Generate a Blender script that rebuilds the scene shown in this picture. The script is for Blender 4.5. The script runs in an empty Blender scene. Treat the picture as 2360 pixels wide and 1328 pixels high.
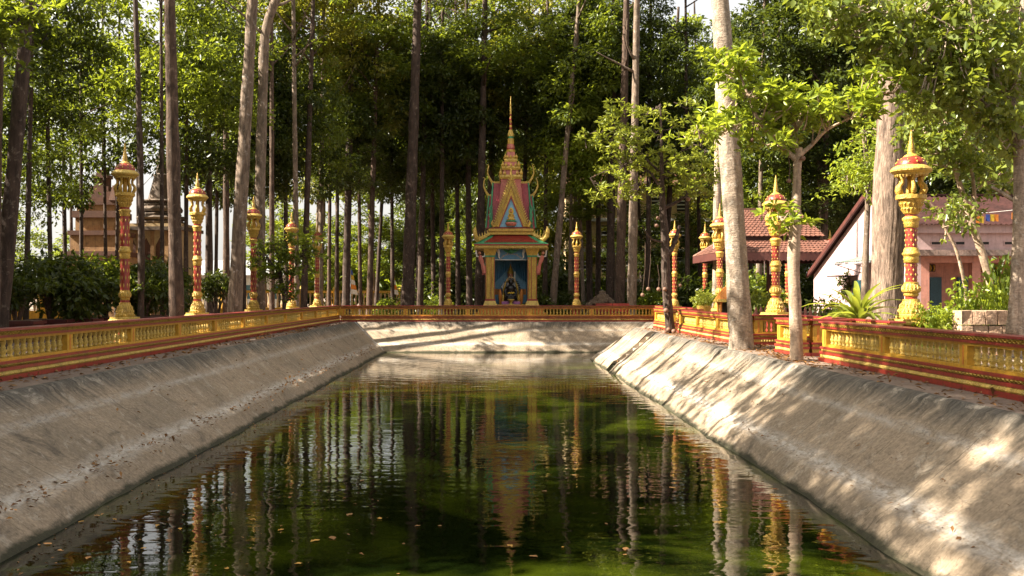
import bpy, math, random
import numpy as np
from mathutils import Vector, Matrix

R = math.radians
S = bpy.context.scene
C = S.collection

# ------------------------------------------------------------------ camera
FPX, VPX, VPY, EYE = 2300.0, 1130.0, 680.0, 1.6      # focal length and vanishing point in photo pixels, eye height in m
cd = bpy.data.cameras.new('camera'); cam = bpy.data.objects.new('camera', cd); C.objects.link(cam)
cd.sensor_width = 36.0; cd.lens = 36.0 * FPX / 2360.0
cd.shift_x = (1180 - VPX) / 2360.0; cd.shift_y = (VPY - 664) / 2360.0
cd.clip_start = 0.1; cd.clip_end = 2000
cam.location = (0, 0, EYE); cam.rotation_euler = (R(90), 0, 0)
S.camera = cam

# ------------------------------------------------------------------ sky, sun, exposure
SUN = Vector((-0.74, -0.12, 0.655)).normalized()
W = bpy.data.worlds.new('World'); S.world = W; W.use_nodes = True
wn = W.node_tree; wn.nodes.clear()
sky = wn.nodes.new('ShaderNodeTexSky'); sky.sky_type = 'NISHITA'; sky.sun_disc = False
sky.sun_elevation = math.asin(SUN.z); sky.sun_rotation = math.atan2(SUN.x, SUN.y)
sky.air_density = 1.0; sky.dust_density = 7.0; sky.ozone_density = 0.5
bg = wn.nodes.new('ShaderNodeBackground'); bg.inputs['Strength'].default_value = 0.075
wo = wn.nodes.new('ShaderNodeOutputWorld')
# thin bright cloud spread over the whole sky
tcw = wn.nodes.new('ShaderNodeTexCoord'); cn_ = wn.nodes.new('ShaderNodeTexNoise'); cn_.inputs['Scale'].default_value = 2.2; cn_.inputs['Detail'].default_value = 6
wn.links.new(tcw.outputs['Generated'], cn_.inputs['Vector'])
cr_ = wn.nodes.new('ShaderNodeValToRGB'); cr_.color_ramp.elements[0].position = 0.30; cr_.color_ramp.elements[0].color = (0.55, 0.55, 0.55, 1)
cr_.color_ramp.elements[1].position = 0.62; cr_.color_ramp.elements[1].color = (0.9, 0.9, 0.9, 1); wn.links.new(cn_.outputs['Fac'], cr_.inputs[0])
cm_ = wn.nodes.new('ShaderNodeMix'); cm_.data_type = 'RGBA'; cm_.inputs[7].default_value = (3.4, 3.28, 3.1, 1)
wn.links.new(cr_.outputs[0], cm_.inputs[0]); wn.links.new(sky.outputs[0], cm_.inputs[6])
wn.links.new(cm_.outputs[2], bg.inputs[0]); wn.links.new(bg.outputs[0], wo.inputs[0])
sl = bpy.data.lights.new('sun', 'SUN'); sl.energy = 5.0; sl.angle = R(0.53); sl.color = (1.0, 0.90, 0.75)
sun = bpy.data.objects.new('sun', sl); C.objects.link(sun)
sun.rotation_euler = SUN.to_track_quat('Z', 'Y').to_euler(); sun.location = SUN * 100
vs = S.view_settings; vs.view_transform = 'Standard'; vs.look = 'None'; vs.gamma = 1.0
vs.exposure = 2.25; vs.use_curve_mapping = False
S.cycles.max_bounces = 6; S.cycles.diffuse_bounces = 3; S.cycles.glossy_bounces = 3
S.cycles.transmission_bounces = 3; S.cycles.transparent_max_bounces = 4
S.cycles.caustics_reflective = False; S.cycles.caustics_refractive = False

def X_at(px, Y): return (px - VPX) * Y / FPX
def Z_at(py, Y): return EYE - (py - VPY) * Y / FPX
def at(px, py, Y): return Vector((X_at(px, Y), Y, Z_at(py, Y)))

# ------------------------------------------------------------------ materials
def nt(name):
    m = bpy.data.materials.new(name); m.use_nodes = True
    t = m.node_tree; b = t.nodes['Principled BSDF']
    return m, t, b
def nd(t, typ, **kw):
    n = t.nodes.new(typ)
    for k, v in kw.items():
        if k in n.inputs: n.inputs[k].default_value = v
        else: setattr(n, k, v)
    return n
def ramp(t, src, stops, interp='LINEAR'):
    r = t.nodes.new('ShaderNodeValToRGB'); r.color_ramp.interpolation = interp
    e = r.color_ramp.elements
    while len(e) < len(stops): e.new(0.5)
    for el, (p, c) in zip(e, stops):
        el.position = p; el.color = c if len(c) == 4 else (*c, 1)
    t.links.new(src, r.inputs[0]); return r.outputs[0]
def mixc(t, fac, a, b, mode='MIX'):
    m = t.nodes.new('ShaderNodeMix'); m.data_type = 'RGBA'; m.blend_type = mode
    for sock, v in ((m.inputs[0], fac), (m.inputs[6], a), (m.inputs[7], b)):
        if isinstance(v, (int, float)): sock.default_value = v
        elif isinstance(v, tuple): sock.default_value = v if len(v) == 4 else (*v, 1)
        else: t.links.new(v, sock)
    return m.outputs[2]
def math2(t, op, a, b=0.0, clamp=False):
    m = t.nodes.new('ShaderNodeMath'); m.operation = op; m.use_clamp = clamp
    for sock, v in ((m.inputs[0], a), (m.inputs[1], b)):
        if isinstance(v, (int, float)): sock.default_value = v
        else: t.links.new(v, sock)
    return m.outputs[0]
def coords(t, which='Object', scale=(1, 1, 1)):
    tc = t.nodes.new('ShaderNodeTexCoord'); mp = t.nodes.new('ShaderNodeMapping')
    mp.inputs['Scale'].default_value = scale
    t.links.new(tc.outputs[which], mp.inputs['Vector']); return mp.outputs[0]
def noise(t, vec, scale, detail=4, rough=0.55, dist=0.0):
    n = nd(t, 'ShaderNodeTexNoise', Scale=scale, Detail=detail, Roughness=rough, Distortion=dist)
    t.links.new(vec, n.inputs['Vector']); return n.outputs['Fac']
def bumpn(t, b, h, strength=0.3, dist=0.02):
    n = nd(t, 'ShaderNodeBump', Strength=strength, Distance=dist)
    t.links.new(h, n.inputs['Height']); t.links.new(n.outputs[0], b.inputs['Normal'])
def paint(name, c, c2=None, rough=0.45, scale=3.0, bump=0.15, bscale=40, metal=0.0, dirt=0.35, spec=0.5):
    """painted or plain surface: two tones in large blotches, grime in fine noise, fine relief"""
    m, t, b = nt(name); v = coords(t)
    c2 = c2 or tuple(x * 0.7 for x in c)
    base = mixc(t, ramp(t, noise(t, v, scale, 5, 0.6), [(0.35, (0, 0, 0)), (0.68, (1, 1, 1))]), c, c2)
    g = ramp(t, noise(t, v, scale * 5, 6, 0.7), [(0.45, (1, 1, 1)), (0.75, (1 - dirt,) * 3)])
    base = mixc(t, 1.0, base, g, 'MULTIPLY')
    sv = coords(t, 'Object', (4.5, 4.5, .7))
    stn = ramp(t, noise(t, sv, 2.0, 5, 0.7), [(0.5, (1, 1, 1)), (0.72, (1 - dirt * .9,) * 3)])
    base = mixc(t, 1.0, base, stn, 'MULTIPLY')
    t.links.new(base, b.inputs['Base Color'])
    b.inputs['Roughness'].default_value = rough; b.inputs['Metallic'].default_value = metal
    b.inputs['Specular IOR Level'].default_value = spec
    if bump: bumpn(t, b, noise(t, v, bscale, 4), bump, 0.01 if bump < .8 else 0.03)
    return m
M = {}
M['gold'] = paint('gold_paint', (0.60, 0.385, 0.065), (0.46, 0.28, 0.045), 0.42, 4, 0.9, 26, 0.1, 0.55)
M['gold_pale'] = paint('pale_gold_paint', (0.64, 0.45, 0.10), (0.50, 0.33, 0.06), 0.45, 4, 0.9, 28, 0.08, 0.55)
M['yellow'] = paint('yellow_paint', (0.58, 0.33, 0.03), (0.48, 0.26, 0.027), 0.5, 2, 0.15, 30, 0, 0.35)
M['red'] = paint('red_paint', (0.30, 0.034, 0.02), (0.23, 0.028, 0.018), 0.42, 3, 0.12, 30, 0, 0.4)
M['coping'] = paint('coping_red', (0.28, 0.032, 0.028), (0.22, 0.03, 0.028), 0.33, 3, 0.12, 30, 0, 0.45)
M['orange'] = paint('orange_paint', (0.6, 0.22, 0.03), (0.5, 0.17, 0.03), 0.5, 3, 0.3, 40)
M['pink'] = paint('pink_paint', (0.52, 0.165, 0.12), (0.44, 0.13, 0.09), 0.5, 3, 0.3, 40)
M['magenta'] = paint('rose_tile', (0.36, 0.045, 0.05), (0.28, 0.035, 0.04), 0.45, 5, 0.2, 30)
M['green'] = paint('green_paint', (0.04, 0.24, 0.10), (0.03, 0.18, 0.08), 0.45, 4)
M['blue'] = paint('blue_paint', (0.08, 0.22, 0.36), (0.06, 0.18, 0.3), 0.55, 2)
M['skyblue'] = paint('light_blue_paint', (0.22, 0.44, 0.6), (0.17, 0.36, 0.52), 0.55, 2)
M['white'] = paint('white_paint', (0.74, 0.72, 0.68), (0.62, 0.6, 0.55), 0.5, 3)
M['black'] = paint('black_stone', (0.012, 0.011, 0.011), (0.02, 0.018, 0.016), 0.3, 3, 0.2, 20, 0, 0.2)
M['skin'] = paint('painted_skin', (0.55, 0.24, 0.13), None, 0.5)
M['rooftile'] = paint('clay_tile', (0.215, 0.09, 0.058), (0.14, 0.058, 0.04), 0.7, 1.4, 0.3, 25, 0, 0.6)
M['corrugated'] = paint('corrugated_roof', (0.046, 0.018, 0.016), (0.028, 0.012, 0.011), 0.75, 0.8, 0.2, 20, 0, 0.6, 0.12)
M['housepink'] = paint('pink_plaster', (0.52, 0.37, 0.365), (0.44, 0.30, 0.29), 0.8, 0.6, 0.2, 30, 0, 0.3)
M['porchpink'] = paint('salmon_plaster', (0.56, 0.26, 0.2), (0.5, 0.23, 0.17), 0.8, 0.8, 0.2, 30, 0, 0.35)  # deeper salmon pink for the porch parts
M['stain'] = paint('stained_ledge', (0.16, 0.13, 0.11), (0.36, 0.24, 0.2), 0.85, 2.5, 0.3, 30, 0, 0.6)
M['woodred'] = paint('dark_red_wood', (0.10, 0.03, 0.022), (0.07, 0.022, 0.018), 0.55, 3)
M['planter'] = paint('maroon_planter', (0.11, 0.024, 0.022), (0.08, 0.02, 0.02), 0.5, 3)
M['shutter'] = paint('teal_shutter', (0.03, 0.10, 0.13), (0.02, 0.075, 0.1), 0.5, 3)
M['dark'] = paint('dark_interior', (0.02, 0.017, 0.015), None, 0.9)  # near-black; in vents and slots it paints the shade inside
M['tan'] = paint('tan_plaster', (0.40, 0.235, 0.105), (0.31, 0.17, 0.075), 0.8, 0.9, 0.3, 20, 0, 0.5)
M['brick'] = paint('brick_cornice', (0.13, 0.055, 0.03), (0.09, 0.04, 0.024), 0.8, 2)
M['cream'] = paint('cream_plaster', (0.5, 0.37, 0.2), (0.42, 0.29, 0.15), 0.8, 1)
M['stone'] = paint('weathered_stone', (0.13, 0.09, 0.06), (0.07, 0.05, 0.035), 0.85, 1.6, 0.6, 12, 0, 0.6)
M['laterite'] = paint('laterite_stone', (0.52, 0.36, 0.24), (0.4, 0.25, 0.16), 0.9, 4, 1.0, 14, 0, 0.6)
M['grey'] = paint('grey_metal', (0.3, 0.31, 0.32), None, 0.5)
M['palewall'] = paint('pale_wall', (0.62, 0.62, 0.6), None, 0.8)
M['awning'] = paint('green_awning', (0.13, 0.18, 0.15), (0.2, 0.25, 0.2), 0.6, 2)
M['fruit'] = paint('brown_fruit', (0.14, 0.072, 0.045), (0.2, 0.105, 0.065), 0.7, 6, 0.3, 30)
M['flagyellow'] = paint('flag_yellow', (0.75, 0.5, 0.04), None, 0.7)
M['flagred'] = paint('flag_red', (0.6, 0.07, 0.03), None, 0.7)
M['flagblue'] = paint('flag_blue', (0.05, 0.1, 0.45), None, 0.7)
M['flagorange'] = paint('flag_orange', (0.75, 0.25, 0.03), None, 0.7)
M['purple'] = paint('purple_cloth', (0.4, 0.16, 0.4), None, 0.8)
M['rock'] = paint('rubble_stone', (0.26, 0.18, 0.12), (0.16, 0.11, 0.08), 0.9, 2)

def bark(name, c1, c2, sc, ridge=0.6, patch=None, ring=False):
    m, t, b = nt(name)
    v = coords(t, 'Object', (sc, sc, sc * (0.16 if not ring else 2.2)))
    v2 = coords(t, 'Object', (1, 1, 1))
    n1 = noise(t, v, 1.0, 6, 0.65, 0.6); n2 = noise(t, v2, 0.9, 5, 0.6)
    n3 = noise(t, v2, 4.5, 6, 0.75, 0.5)
    n4 = noise(t, coords(t, 'Object', (1, 1, 0.35)), 5.0, 6, 0.7, 0.4)
    base = mixc(t, ramp(t, n1, [(0.32, (0, 0, 0)), (0.62, (1, 1, 1))]), c2, c1)
    base = mixc(t, ramp(t, n2, [(0.4, (0, 0, 0)), (0.7, (0.75,) * 3)]), base, tuple(x * 0.6 for x in c1))
    if patch: base = mixc(t, ramp(t, n3, [(0.57, (0, 0, 0)), (0.64, (0.9,) * 3)]), base, patch)
    base = mixc(t, 1.0, base, ramp(t, n4, [(0.34, (0.45,) * 3), (0.62, (1.15,) * 3)]), 'MULTIPLY')
    t.links.new(base, b.inputs['Base Color']); b.inputs['Roughness'].default_value = 0.85
    b.inputs['Specular IOR Level'].default_value = 0.25
    h = math2(t, 'ADD', n1, math2(t, 'MULTIPLY', n3, 0.4))
    bumpn(t, b, h, ridge, 0.05)
    return m
M['bark_pale'] = bark('pale_bark', (0.43, 0.345, 0.265), (0.22, 0.16, 0.115), 9, 0.8, (0.5, 0.44, 0.37), True)
M['bark_grey'] = bark('grey_bark', (0.25, 0.185, 0.135), (0.10, 0.07, 0.05), 11, 0.8, (0.36, 0.31, 0.27))
M['bark_dark'] = bark('dark_bark', (0.085, 0.056, 0.042), (0.038, 0.026, 0.02), 10, 0.8, (0.17, 0.135, 0.11))
M['bark_brown'] = bark('brown_bark', (0.125, 0.08, 0.056), (0.05, 0.031, 0.022), 11, 0.9, (0.22, 0.155, 0.115))
M['bark_ridge'] = bark('ridged_bark', (0.34, 0.245, 0.185), (0.06, 0.04, 0.029), 14, 1.0)
M['bark_ring'] = bark('ringed_bark', (0.46, 0.34, 0.24), (0.3, 0.2, 0.135), 8, 0.5, (0.55, 0.45, 0.35), True)

def leafmat(name, dark, light, trans, glossy=0.36, tf=0.42):
    m, t, b = nt(name)
    a = t.nodes.new('ShaderNodeAttribute'); a.attribute_name = 'tint'
    col = mixc(t, a.outputs['Fac'], dark, light)
    t.links.new(col, b.inputs['Base Color'])
    b.inputs['Roughness'].default_value = glossy; b.inputs['Specular IOR Level'].default_value = 0.28
    tr = t.nodes.new('ShaderNodeBsdfTranslucent')
    t.links.new(mixc(t, a.outputs['Fac'], tuple(x * 0.6 for x in trans), trans), tr.inputs['Color'])
    mx = t.nodes.new('ShaderNodeMixShader'); mx.inputs[0].default_value = tf
    out = t.nodes['Material Output']
    t.links.new(b.outputs[0], mx.inputs[1]); t.links.new(tr.outputs[0], mx.inputs[2]); t.links.new(mx.outputs[0], out.inputs['Surface'])
    return m
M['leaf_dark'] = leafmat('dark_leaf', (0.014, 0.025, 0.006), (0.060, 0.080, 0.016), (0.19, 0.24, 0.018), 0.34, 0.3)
M['leaf_mid'] = leafmat('mid_leaf', (0.035, 0.060, 0.010), (0.115, 0.150, 0.022), (0.38, 0.45, 0.03))
M['leaf_olive'] = leafmat('olive_leaf', (0.055, 0.066, 0.012), (0.18, 0.178, 0.034), (0.48, 0.46, 0.04))
M['leaf_bright'] = leafmat('bright_leaf', (0.09, 0.15, 0.016), (0.24, 0.29, 0.035), (0.5, 0.58, 0.04))
M['leaf_glossy'] = leafmat('glossy_leaf', (0.06, 0.095, 0.018), (0.18, 0.215, 0.045), (0.4, 0.46, 0.04), 0.3, 0.36)
M['leaf_fern'] = leafmat('yellow_green_leaf', (0.12, 0.16, 0.025), (0.25, 0.28, 0.04), (0.45, 0.5, 0.05))
M['leaf_dry'] = leafmat('dry_leaf', (0.10, 0.045, 0.02), (0.30, 0.15, 0.05), (0.3, 0.15, 0.04), 0.6, 0.2)
M['leaf_yellow'] = leafmat('yellow_fallen_leaf', (0.42, 0.2, 0.03), (0.6, 0.34, 0.07), (0.4, 0.25, 0.04), 0.5, 0.2)

# pond concrete: u runs along the bank, v down the slope (both in metres)
def concrete():
    m, t, b = nt('pond_concrete')
    uv = t.nodes.new('ShaderNodeUVMap'); uv.uv_map = 'UVMap'
    sp = t.nodes.new('ShaderNodeSeparateXYZ'); t.links.new(uv.outputs[0], sp.inputs[0])
    def mapped(sx, sy):
        mp = t.nodes.new('ShaderNodeMapping'); mp.inputs['Scale'].default_value = (sx, sy, 1)
        t.links.new(uv.outputs[0], mp.inputs[0]); return mp.outputs[0]
    vv = sp.outputs['Y']
    big = noise(t, mapped(0.35, 0.5), 1.0, 5, 0.6)
    base = mixc(t, ramp(t, big, [(0.35, (0, 0, 0)), (0.65, (1, 1, 1))]), (0.37, 0.282, 0.195), (0.26, 0.205, 0.145))
    # upper third greyer, wandering boundary
    gv = math2(t, 'ADD', vv, math2(t, 'MULTIPLY', noise(t, mapped(0.8, 0.3), 1.0, 5, 0.65), 0.9))
    base = mixc(t, ramp(t, gv, [(0.3, (0.97,) * 3), (0.65, (0.75,) * 3), (0.99, (0, 0, 0))]), base, (0.135, 0.125, 0.108))
    # dark algae streaks running down from the top edge
    st = noise(t, mapped(5.5, 0.55), 1.0, 6, 0.7, 0.4)
    env = ramp(t, math2(t, 'ADD', vv, math2(t, 'MULTIPLY', noise(t, mapped(0.6, 0.2), 1.0, 3), 0.8)), [(0.3, (1, 1, 1)), (0.95, (0.5,) * 3), (1.0, (0.2,) * 3)])
    k = math2(t, 'MULTIPLY', ramp(t, st, [(0.40, (0, 0, 0)), (0.60, (1, 1, 1))]), env)
    base = mixc(t, k, base, (0.036, 0.033, 0.028))
    # isolated dark blots
    bl = noise(t, mapped(0.9, 1.3), 1.0, 6, 0.7, 1.0)
    base = mixc(t, ramp(t, bl, [(0.56, (0, 0, 0)), (0.68, (0.75,) * 3)]), base, (0.10, 0.082, 0.062))
    # trowel scratches
    sc = noise(t, mapped(30, 3.0), 1.0, 3, 0.7, 1.5)
    base = mixc(t, ramp(t, sc, [(0.57, (0, 0, 0)), (0.66, (0.75,) * 3)]), base, (0.10, 0.075, 0.05))
    # lime bands at the construction joints
    def band(c, w):
        d = math2(t, 'ABSOLUTE', math2(t, 'SUBTRACT', math2(t, 'ADD', vv, math2(t, 'MULTIPLY', noise(t, mapped(1.5, 1), 1.0, 4), 0.12)), c + 0.06))
        return ramp(t, math2(t, 'DIVIDE', d, w), [(0.0, (1, 1, 1)), (1.0, (0, 0, 0))])
    patchy = ramp(t, noise(t, mapped(2.2, 7), 1.0, 6, 0.75), [(0.38, (0, 0, 0)), (0.56, (1, 1, 1))])
    base = mixc(t, math2(t, 'MULTIPLY', math2(t, 'MULTIPLY', band(1.98, 0.26), patchy), 0.95), base, (0.50, 0.455, 0.40))
    base = mixc(t, math2(t, 'MULTIPLY', math2(t, 'MULTIPLY', band(0.78, 0.14), patchy), 0.5), base, (0.48, 0.45, 0.41))
    # casting joints across the bank
    ju = math2(t, 'ABSOLUTE', math2(t, 'SUBTRACT', math2(t, 'FRACT', math2(t, 'DIVIDE', math2(t, 'ADD', sp.outputs['X'], math2(t, 'MULTIPLY', noise(t, mapped(0.2, 2.0), 1.0, 3), 0.25)), 5.3)), 0.5))
    base = mixc(t, ramp(t, ju, [(0.0, (0.75,) * 3), (0.0035, (0, 0, 0))]), base, (0.075, 0.06, 0.045))
    # mottled patches of old plaster
    pm = noise(t, mapped(1.7, 2.0), 1.0, 7, 0.75, 0.8)
    base = mixc(t, ramp(t, pm, [(0.55, (0, 0, 0)), (0.63, (0.5,) * 3)]), base, (0.46, 0.40, 0.32))
    # damp dark line at the water
    base = mixc(t, ramp(t, math2(t, 'ADD', vv, math2(t, 'MULTIPLY', noise(t, mapped(3, 3), 1.0, 4), 0.1)), [(0.0, (0, 0, 0)), (0.001, (0, 0, 0))]), base, base)
    damp = math2(t, 'SUBTRACT', math2(t, 'ADD', vv, math2(t, 'MULTIPLY', noise(t, mapped(1.3, 2.2), 1.0, 6, 0.7), 0.38)), 2.71)
    base = mixc(t, math2(t, 'MULTIPLY', damp, 9.0, True), base, (0.045, 0.042, 0.024))
    vo = nd(t, 'ShaderNodeTexVoronoi', Scale=1.0); vo.feature = 'DISTANCE_TO_EDGE'
    dv = t.nodes.new('ShaderNodeVectorMath'); dv.operation = 'ADD'; nz = nd(t, 'ShaderNodeTexNoise', Scale=3.0, Detail=5.0)
    t.links.new(mapped(0.3, 0.45), nz.inputs['Vector']); t.links.new(mapped(0.3, 0.45), dv.inputs[0]); t.links.new(nz.outputs['Color'], dv.inputs[1]); t.links.new(dv.outputs[0], vo.inputs['Vector'])
    base = mixc(t, ramp(t, vo.outputs['Distance'], [(0.0, (0.45,) * 3), (0.006, (0, 0, 0))]), base, (0.06, 0.048, 0.036))
    fine = noise(t, mapped(14, 14), 1.0, 8, 0.75)
    base = mixc(t, 1.0, base, ramp(t, fine, [(0.3, (0.55,) * 3), (0.65, (1.15,) * 3)]), 'MULTIPLY')
    t.links.new(base, b.inputs['Base Color']); b.inputs['Roughness'].default_value = 0.85
    b.inputs['Specular IOR Level'].default_value = 0.25
    h = math2(t, 'ADD', math2(t, 'MULTIPLY', fine, 0.35), math2(t, 'ADD', math2(t, 'MULTIPLY', sc, 0.3), math2(t, 'MULTIPLY', big, 1.2)))
    bumpn(t, b, h, 0.55, 0.03)
    return m
M['concrete'] = concrete()

def water():
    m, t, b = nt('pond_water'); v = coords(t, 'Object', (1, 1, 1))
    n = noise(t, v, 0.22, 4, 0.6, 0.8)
    t.links.new(mixc(t, ramp(t, n, [(0.46, (0, 0, 0)), (0.66, (1, 1, 1))]), (0.0028, 0.0052, 0.0008), (0.034, 0.046, 0.0025)), b.inputs['Base Color'])  # brighter green noise patches: sunlit water painted into the base colour
    b.inputs['Roughness'].default_value = 0.015; b.inputs['IOR'].default_value = 1.33
    v1 = coords(t, 'Object', (0.9, 1.6, 1)); v2 = coords(t, 'Object', (3.0, 6.0, 1))
    h = math2(t, 'ADD', noise(t, v1, 1.5, 1.5, 0.45, 0.5), math2(t, 'MULTIPLY', noise(t, v2, 1.6, 2, 0.5, 0.4), 0.12))
    # expanding rings near the middle of the pond
    bumpn(t, b, h, 0.14, 0.05)
    return m
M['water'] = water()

def soil():
    m, t, b = nt('bank_soil'); v = coords(t)
    n = noise(t, v, 0.8, 6, 0.65); f = noise(t, v, 9, 6, 0.75)
    base = mixc(t, ramp(t, n, [(0.35, (0, 0, 0)), (0.7, (1, 1, 1))]), (0.15, 0.105, 0.078), (0.25, 0.185, 0.14))
    base = mixc(t, ramp(t, f, [(0.5, (0, 0, 0)), (0.68, (0.8,) * 3)]), base, (0.07, 0.042, 0.027))
    t.links.new(base, b.inputs['Base Color']); b.inputs['Roughness'].default_value = 0.95
    bumpn(t, b, f, 0.6, 0.05); return m
M['soil'] = soil()

# ------------------------------------------------------------------ mesh helpers
STUFF_PARTS = {'column_relief', 'twig', 'flame_teeth', 'fringe', 'roof_tiles', 'bead_band', 'upper_braid', 'lower_braid', 'spire_spikes', 'vent_grid', 'painted_lettering', 'corner_leaf', 'spire_ring', 'studs'}
class MB:
    """collects faces; build() links them as ONE mesh object"""
    def __init__(s): s.v = []; s.f = []
    def add(s, vs_, fs):
        o = len(s.v); s.v += [tuple(p) for p in vs_]; s.f += [tuple(i + o for i in f) for f in fs]; return s
    def box(s, x0, x1, y0, y1, z0, z1, rz=0, c=None):
        p = [(x0, y0, z0), (x1, y0, z0), (x1, y1, z0), (x0, y1, z0), (x0, y0, z1), (x1, y0, z1), (x1, y1, z1), (x0, y1, z1)]
        if rz:
            cx, cy = c or ((x0 + x1) / 2, (y0 + y1) / 2); ca, sa = math.cos(rz), math.sin(rz)
            p = [(cx + (a - cx) * ca - (b - cy) * sa, cy + (a - cx) * sa + (b - cy) * ca, z) for a, b, z in p]
        return s.add(p, [(0, 3, 2, 1), (4, 5, 6, 7), (0, 1, 5, 4), (1, 2, 6, 5), (2, 3, 7, 6), (3, 0, 4, 7)])
    def hexa(s, p): return s.add(p, [(0, 3, 2, 1), (4, 5, 6, 7), (0, 1, 5, 4), (1, 2, 6, 5), (2, 3, 7, 6), (3, 0, 4, 7)])
    def frustum(s, cx, cy, z0, z1, a0, a1, b0=None, b1=None):
        b0 = a0 if b0 is None else b0; b1 = a1 if b1 is None else b1
        return s.hexa([(cx - a0, cy - b0, z0), (cx + a0, cy - b0, z0), (cx + a0, cy + b0, z0), (cx - a0, cy + b0, z0),
                       (cx - a1, cy - b1, z1), (cx + a1, cy - b1, z1), (cx + a1, cy + b1, z1), (cx - a1, cy + b1, z1)])
    def lathe(s, prof, n=12, c=(0, 0, 0), ph=0.0, cap=True):
        vs_ = []; fs = []
        for r, z in prof:
            for i in range(n):
                a = ph + 2 * math.pi * i / n; vs_.append((c[0] + r * math.cos(a), c[1] + r * math.sin(a), c[2] + z))
        for k in range(len(prof) - 1):
            for i in range(n):
                j = (i + 1) % n; fs.append((k * n + i, k * n + j, (k + 1) * n + j, (k + 1) * n + i))
        if cap:
            fs.append(tuple(reversed(range(n)))); fs.append(tuple(range((len(prof) - 1) * n, len(prof) * n)))
        return s.add(vs_, fs)
    def tube(s, pts, rad, n=8, rng=None, rough=0.0, ang=None):
        pts = [Vector(p) for p in pts]; vs_ = []; fs = []
        up = Vector((0.13, 0.97, 0.2)).normalized(); prev = None
        for k, p in enumerate(pts):
            d = (pts[min(k + 1, len(pts) - 1)] - pts[max(k - 1, 0)]).normalized()
            if prev is None:
                u = d.cross(up); u = d.cross(Vector((1, 0, 0))) if u.length < 1e-4 else u
            else: u = prev - d * prev.dot(d)
            u.normalize(); w = d.cross(u); prev = u
            r = rad[k] if not isinstance(rad, (int, float)) else rad
            for i in range(n):
                a = 2 * math.pi * i / n
                q = r * (1 + (rng.uniform(-rough, rough) if rng else 0)) * (ang(i, k) if ang else 1.0)
                vs_.append(p + (u * math.cos(a) + w * math.sin(a)) * q)
        for k in range(len(pts) - 1):
            for i in range(n):
                j = (i + 1) % n; fs.append((k * n + i, k * n + j, (k + 1) * n + j, (k + 1) * n + i))
        fs.append(tuple(reversed(range(n)))); fs.append(tuple(range((len(pts) - 1) * n, len(pts) * n)))
        return s.add(vs_, fs)
    def ball(s, c, r, n=10, m=7, sz=1.0, sx=1.0, sy=1.0):
        prof = [(max(1e-4, r * math.sin(math.pi * k / (m - 1))), -r * math.cos(math.pi * k / (m - 1))) for k in range(m)]
        o = len(s.v); s.lathe(prof, n)
        s.v[o:] = [(c[0] + x * sx, c[1] + y * sy, c[2] + z * sz) for x, y, z in s.v[o:]]; return s
    def slab(s, poly, d):
        """polygon (3D points, ordered) thickened by vector d"""
        n = len(poly); d = Vector(d); a = [Vector(p) for p in poly]; b = [p + d for p in a]
        return s.add(a + b, [tuple(range(n)), tuple(reversed(range(n, 2 * n)))] + [(i, n + i, n + (i + 1) % n, (i + 1) % n) for i in range(n)])
    def mesh(s, name, mat=None, smooth=False):
        me = bpy.data.meshes.new(name); me.from_pydata(s.v, [], s.f)
        if mat: me.materials.append(M[mat])
        if smooth: me.polygons.foreach_set('use_smooth', [True] * len(me.polygons))
        me.update(); return me
    def build(s, name, mat, parent=None, smooth=False, loc=None, kind=None, label=None):
        o = bpy.data.objects.new(name, s.mesh(name, mat, smooth)); C.objects.link(o)
        o.parent = parent
        if loc is not None: o.location = loc
        if smooth: smooth_by_angle(o.data)
        if kind is None and name in STUFF_PARTS: kind = 'stuff'
        if kind: o['kind'] = kind
        if label: o['label'] = label
        return o
def smooth_by_angle(me, ang=R(38)):
    me.calc_loop_triangles()
    try:
        import bmesh
        bm = bmesh.new(); bm.from_mesh(me); bmesh.ops.recalc_face_normals(bm, faces=bm.faces)
        for e in bm.edges:
            if len(e.link_faces) == 2 and e.calc_face_angle(0) > ang: e.smooth = False
        bm.to_mesh(me); bm.free()
    except Exception: pass
def thing(name, label, cat, loc=(0, 0, 0), rz=0.0, group=None):
    o = bpy.data.objects.new(name, None); C.objects.link(o); o.empty_display_size = 0.2
    o.location = loc; o.rotation_euler = (0, 0, rz)
    o['label'] = label; o['category'] = cat
    if group: o['group'] = group
    return o
def tag(o, label, cat, group=None):
    o['label'] = label; o['category'] = cat
    if group: o['group'] = group
    return o
def inst(name, me, parent, loc=(0, 0, 0), rz=0.0, sc=None, rot=None):
    o = bpy.data.objects.new(name, me); C.objects.link(o); o.parent = parent; o.location = loc
    o.rotation_euler = rot or (0, 0, rz)
    if sc is not None: o.scale = sc if not isinstance(sc, (int, float)) else (sc,) * 3
    return o
def copy_tree(o, parent=None):
    c = o.copy(); C.objects.link(c); c.parent = parent
    for ch in list(o.children): copy_tree(ch, c)
    return c
def np_mesh(name, V, F, mat, tint=None):
    me = bpy.data.meshes.new(name); nv, nf = len(V), len(F)
    me.vertices.add(nv); me.vertices.foreach_set('co', np.asarray(V, np.float32).ravel())
    k = F.shape[1]
    me.loops.add(nf * k); me.loops.foreach_set('vertex_index', F.astype(np.int32).ravel())
    me.polygons.add(nf); me.polygons.foreach_set('loop_start', np.arange(0, nf * k, k, dtype=np.int32))
    me.update(calc_edges=True)
    if tint is not None:
        a = me.color_attributes.new('tint', 'FLOAT_COLOR', 'POINT')
        a.data.foreach_set('color', np.repeat(np.clip(tint, 0, 1)[:, None], 4, 1).astype(np.float32).ravel())
    me.materials.append(M[mat]); return me

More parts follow.
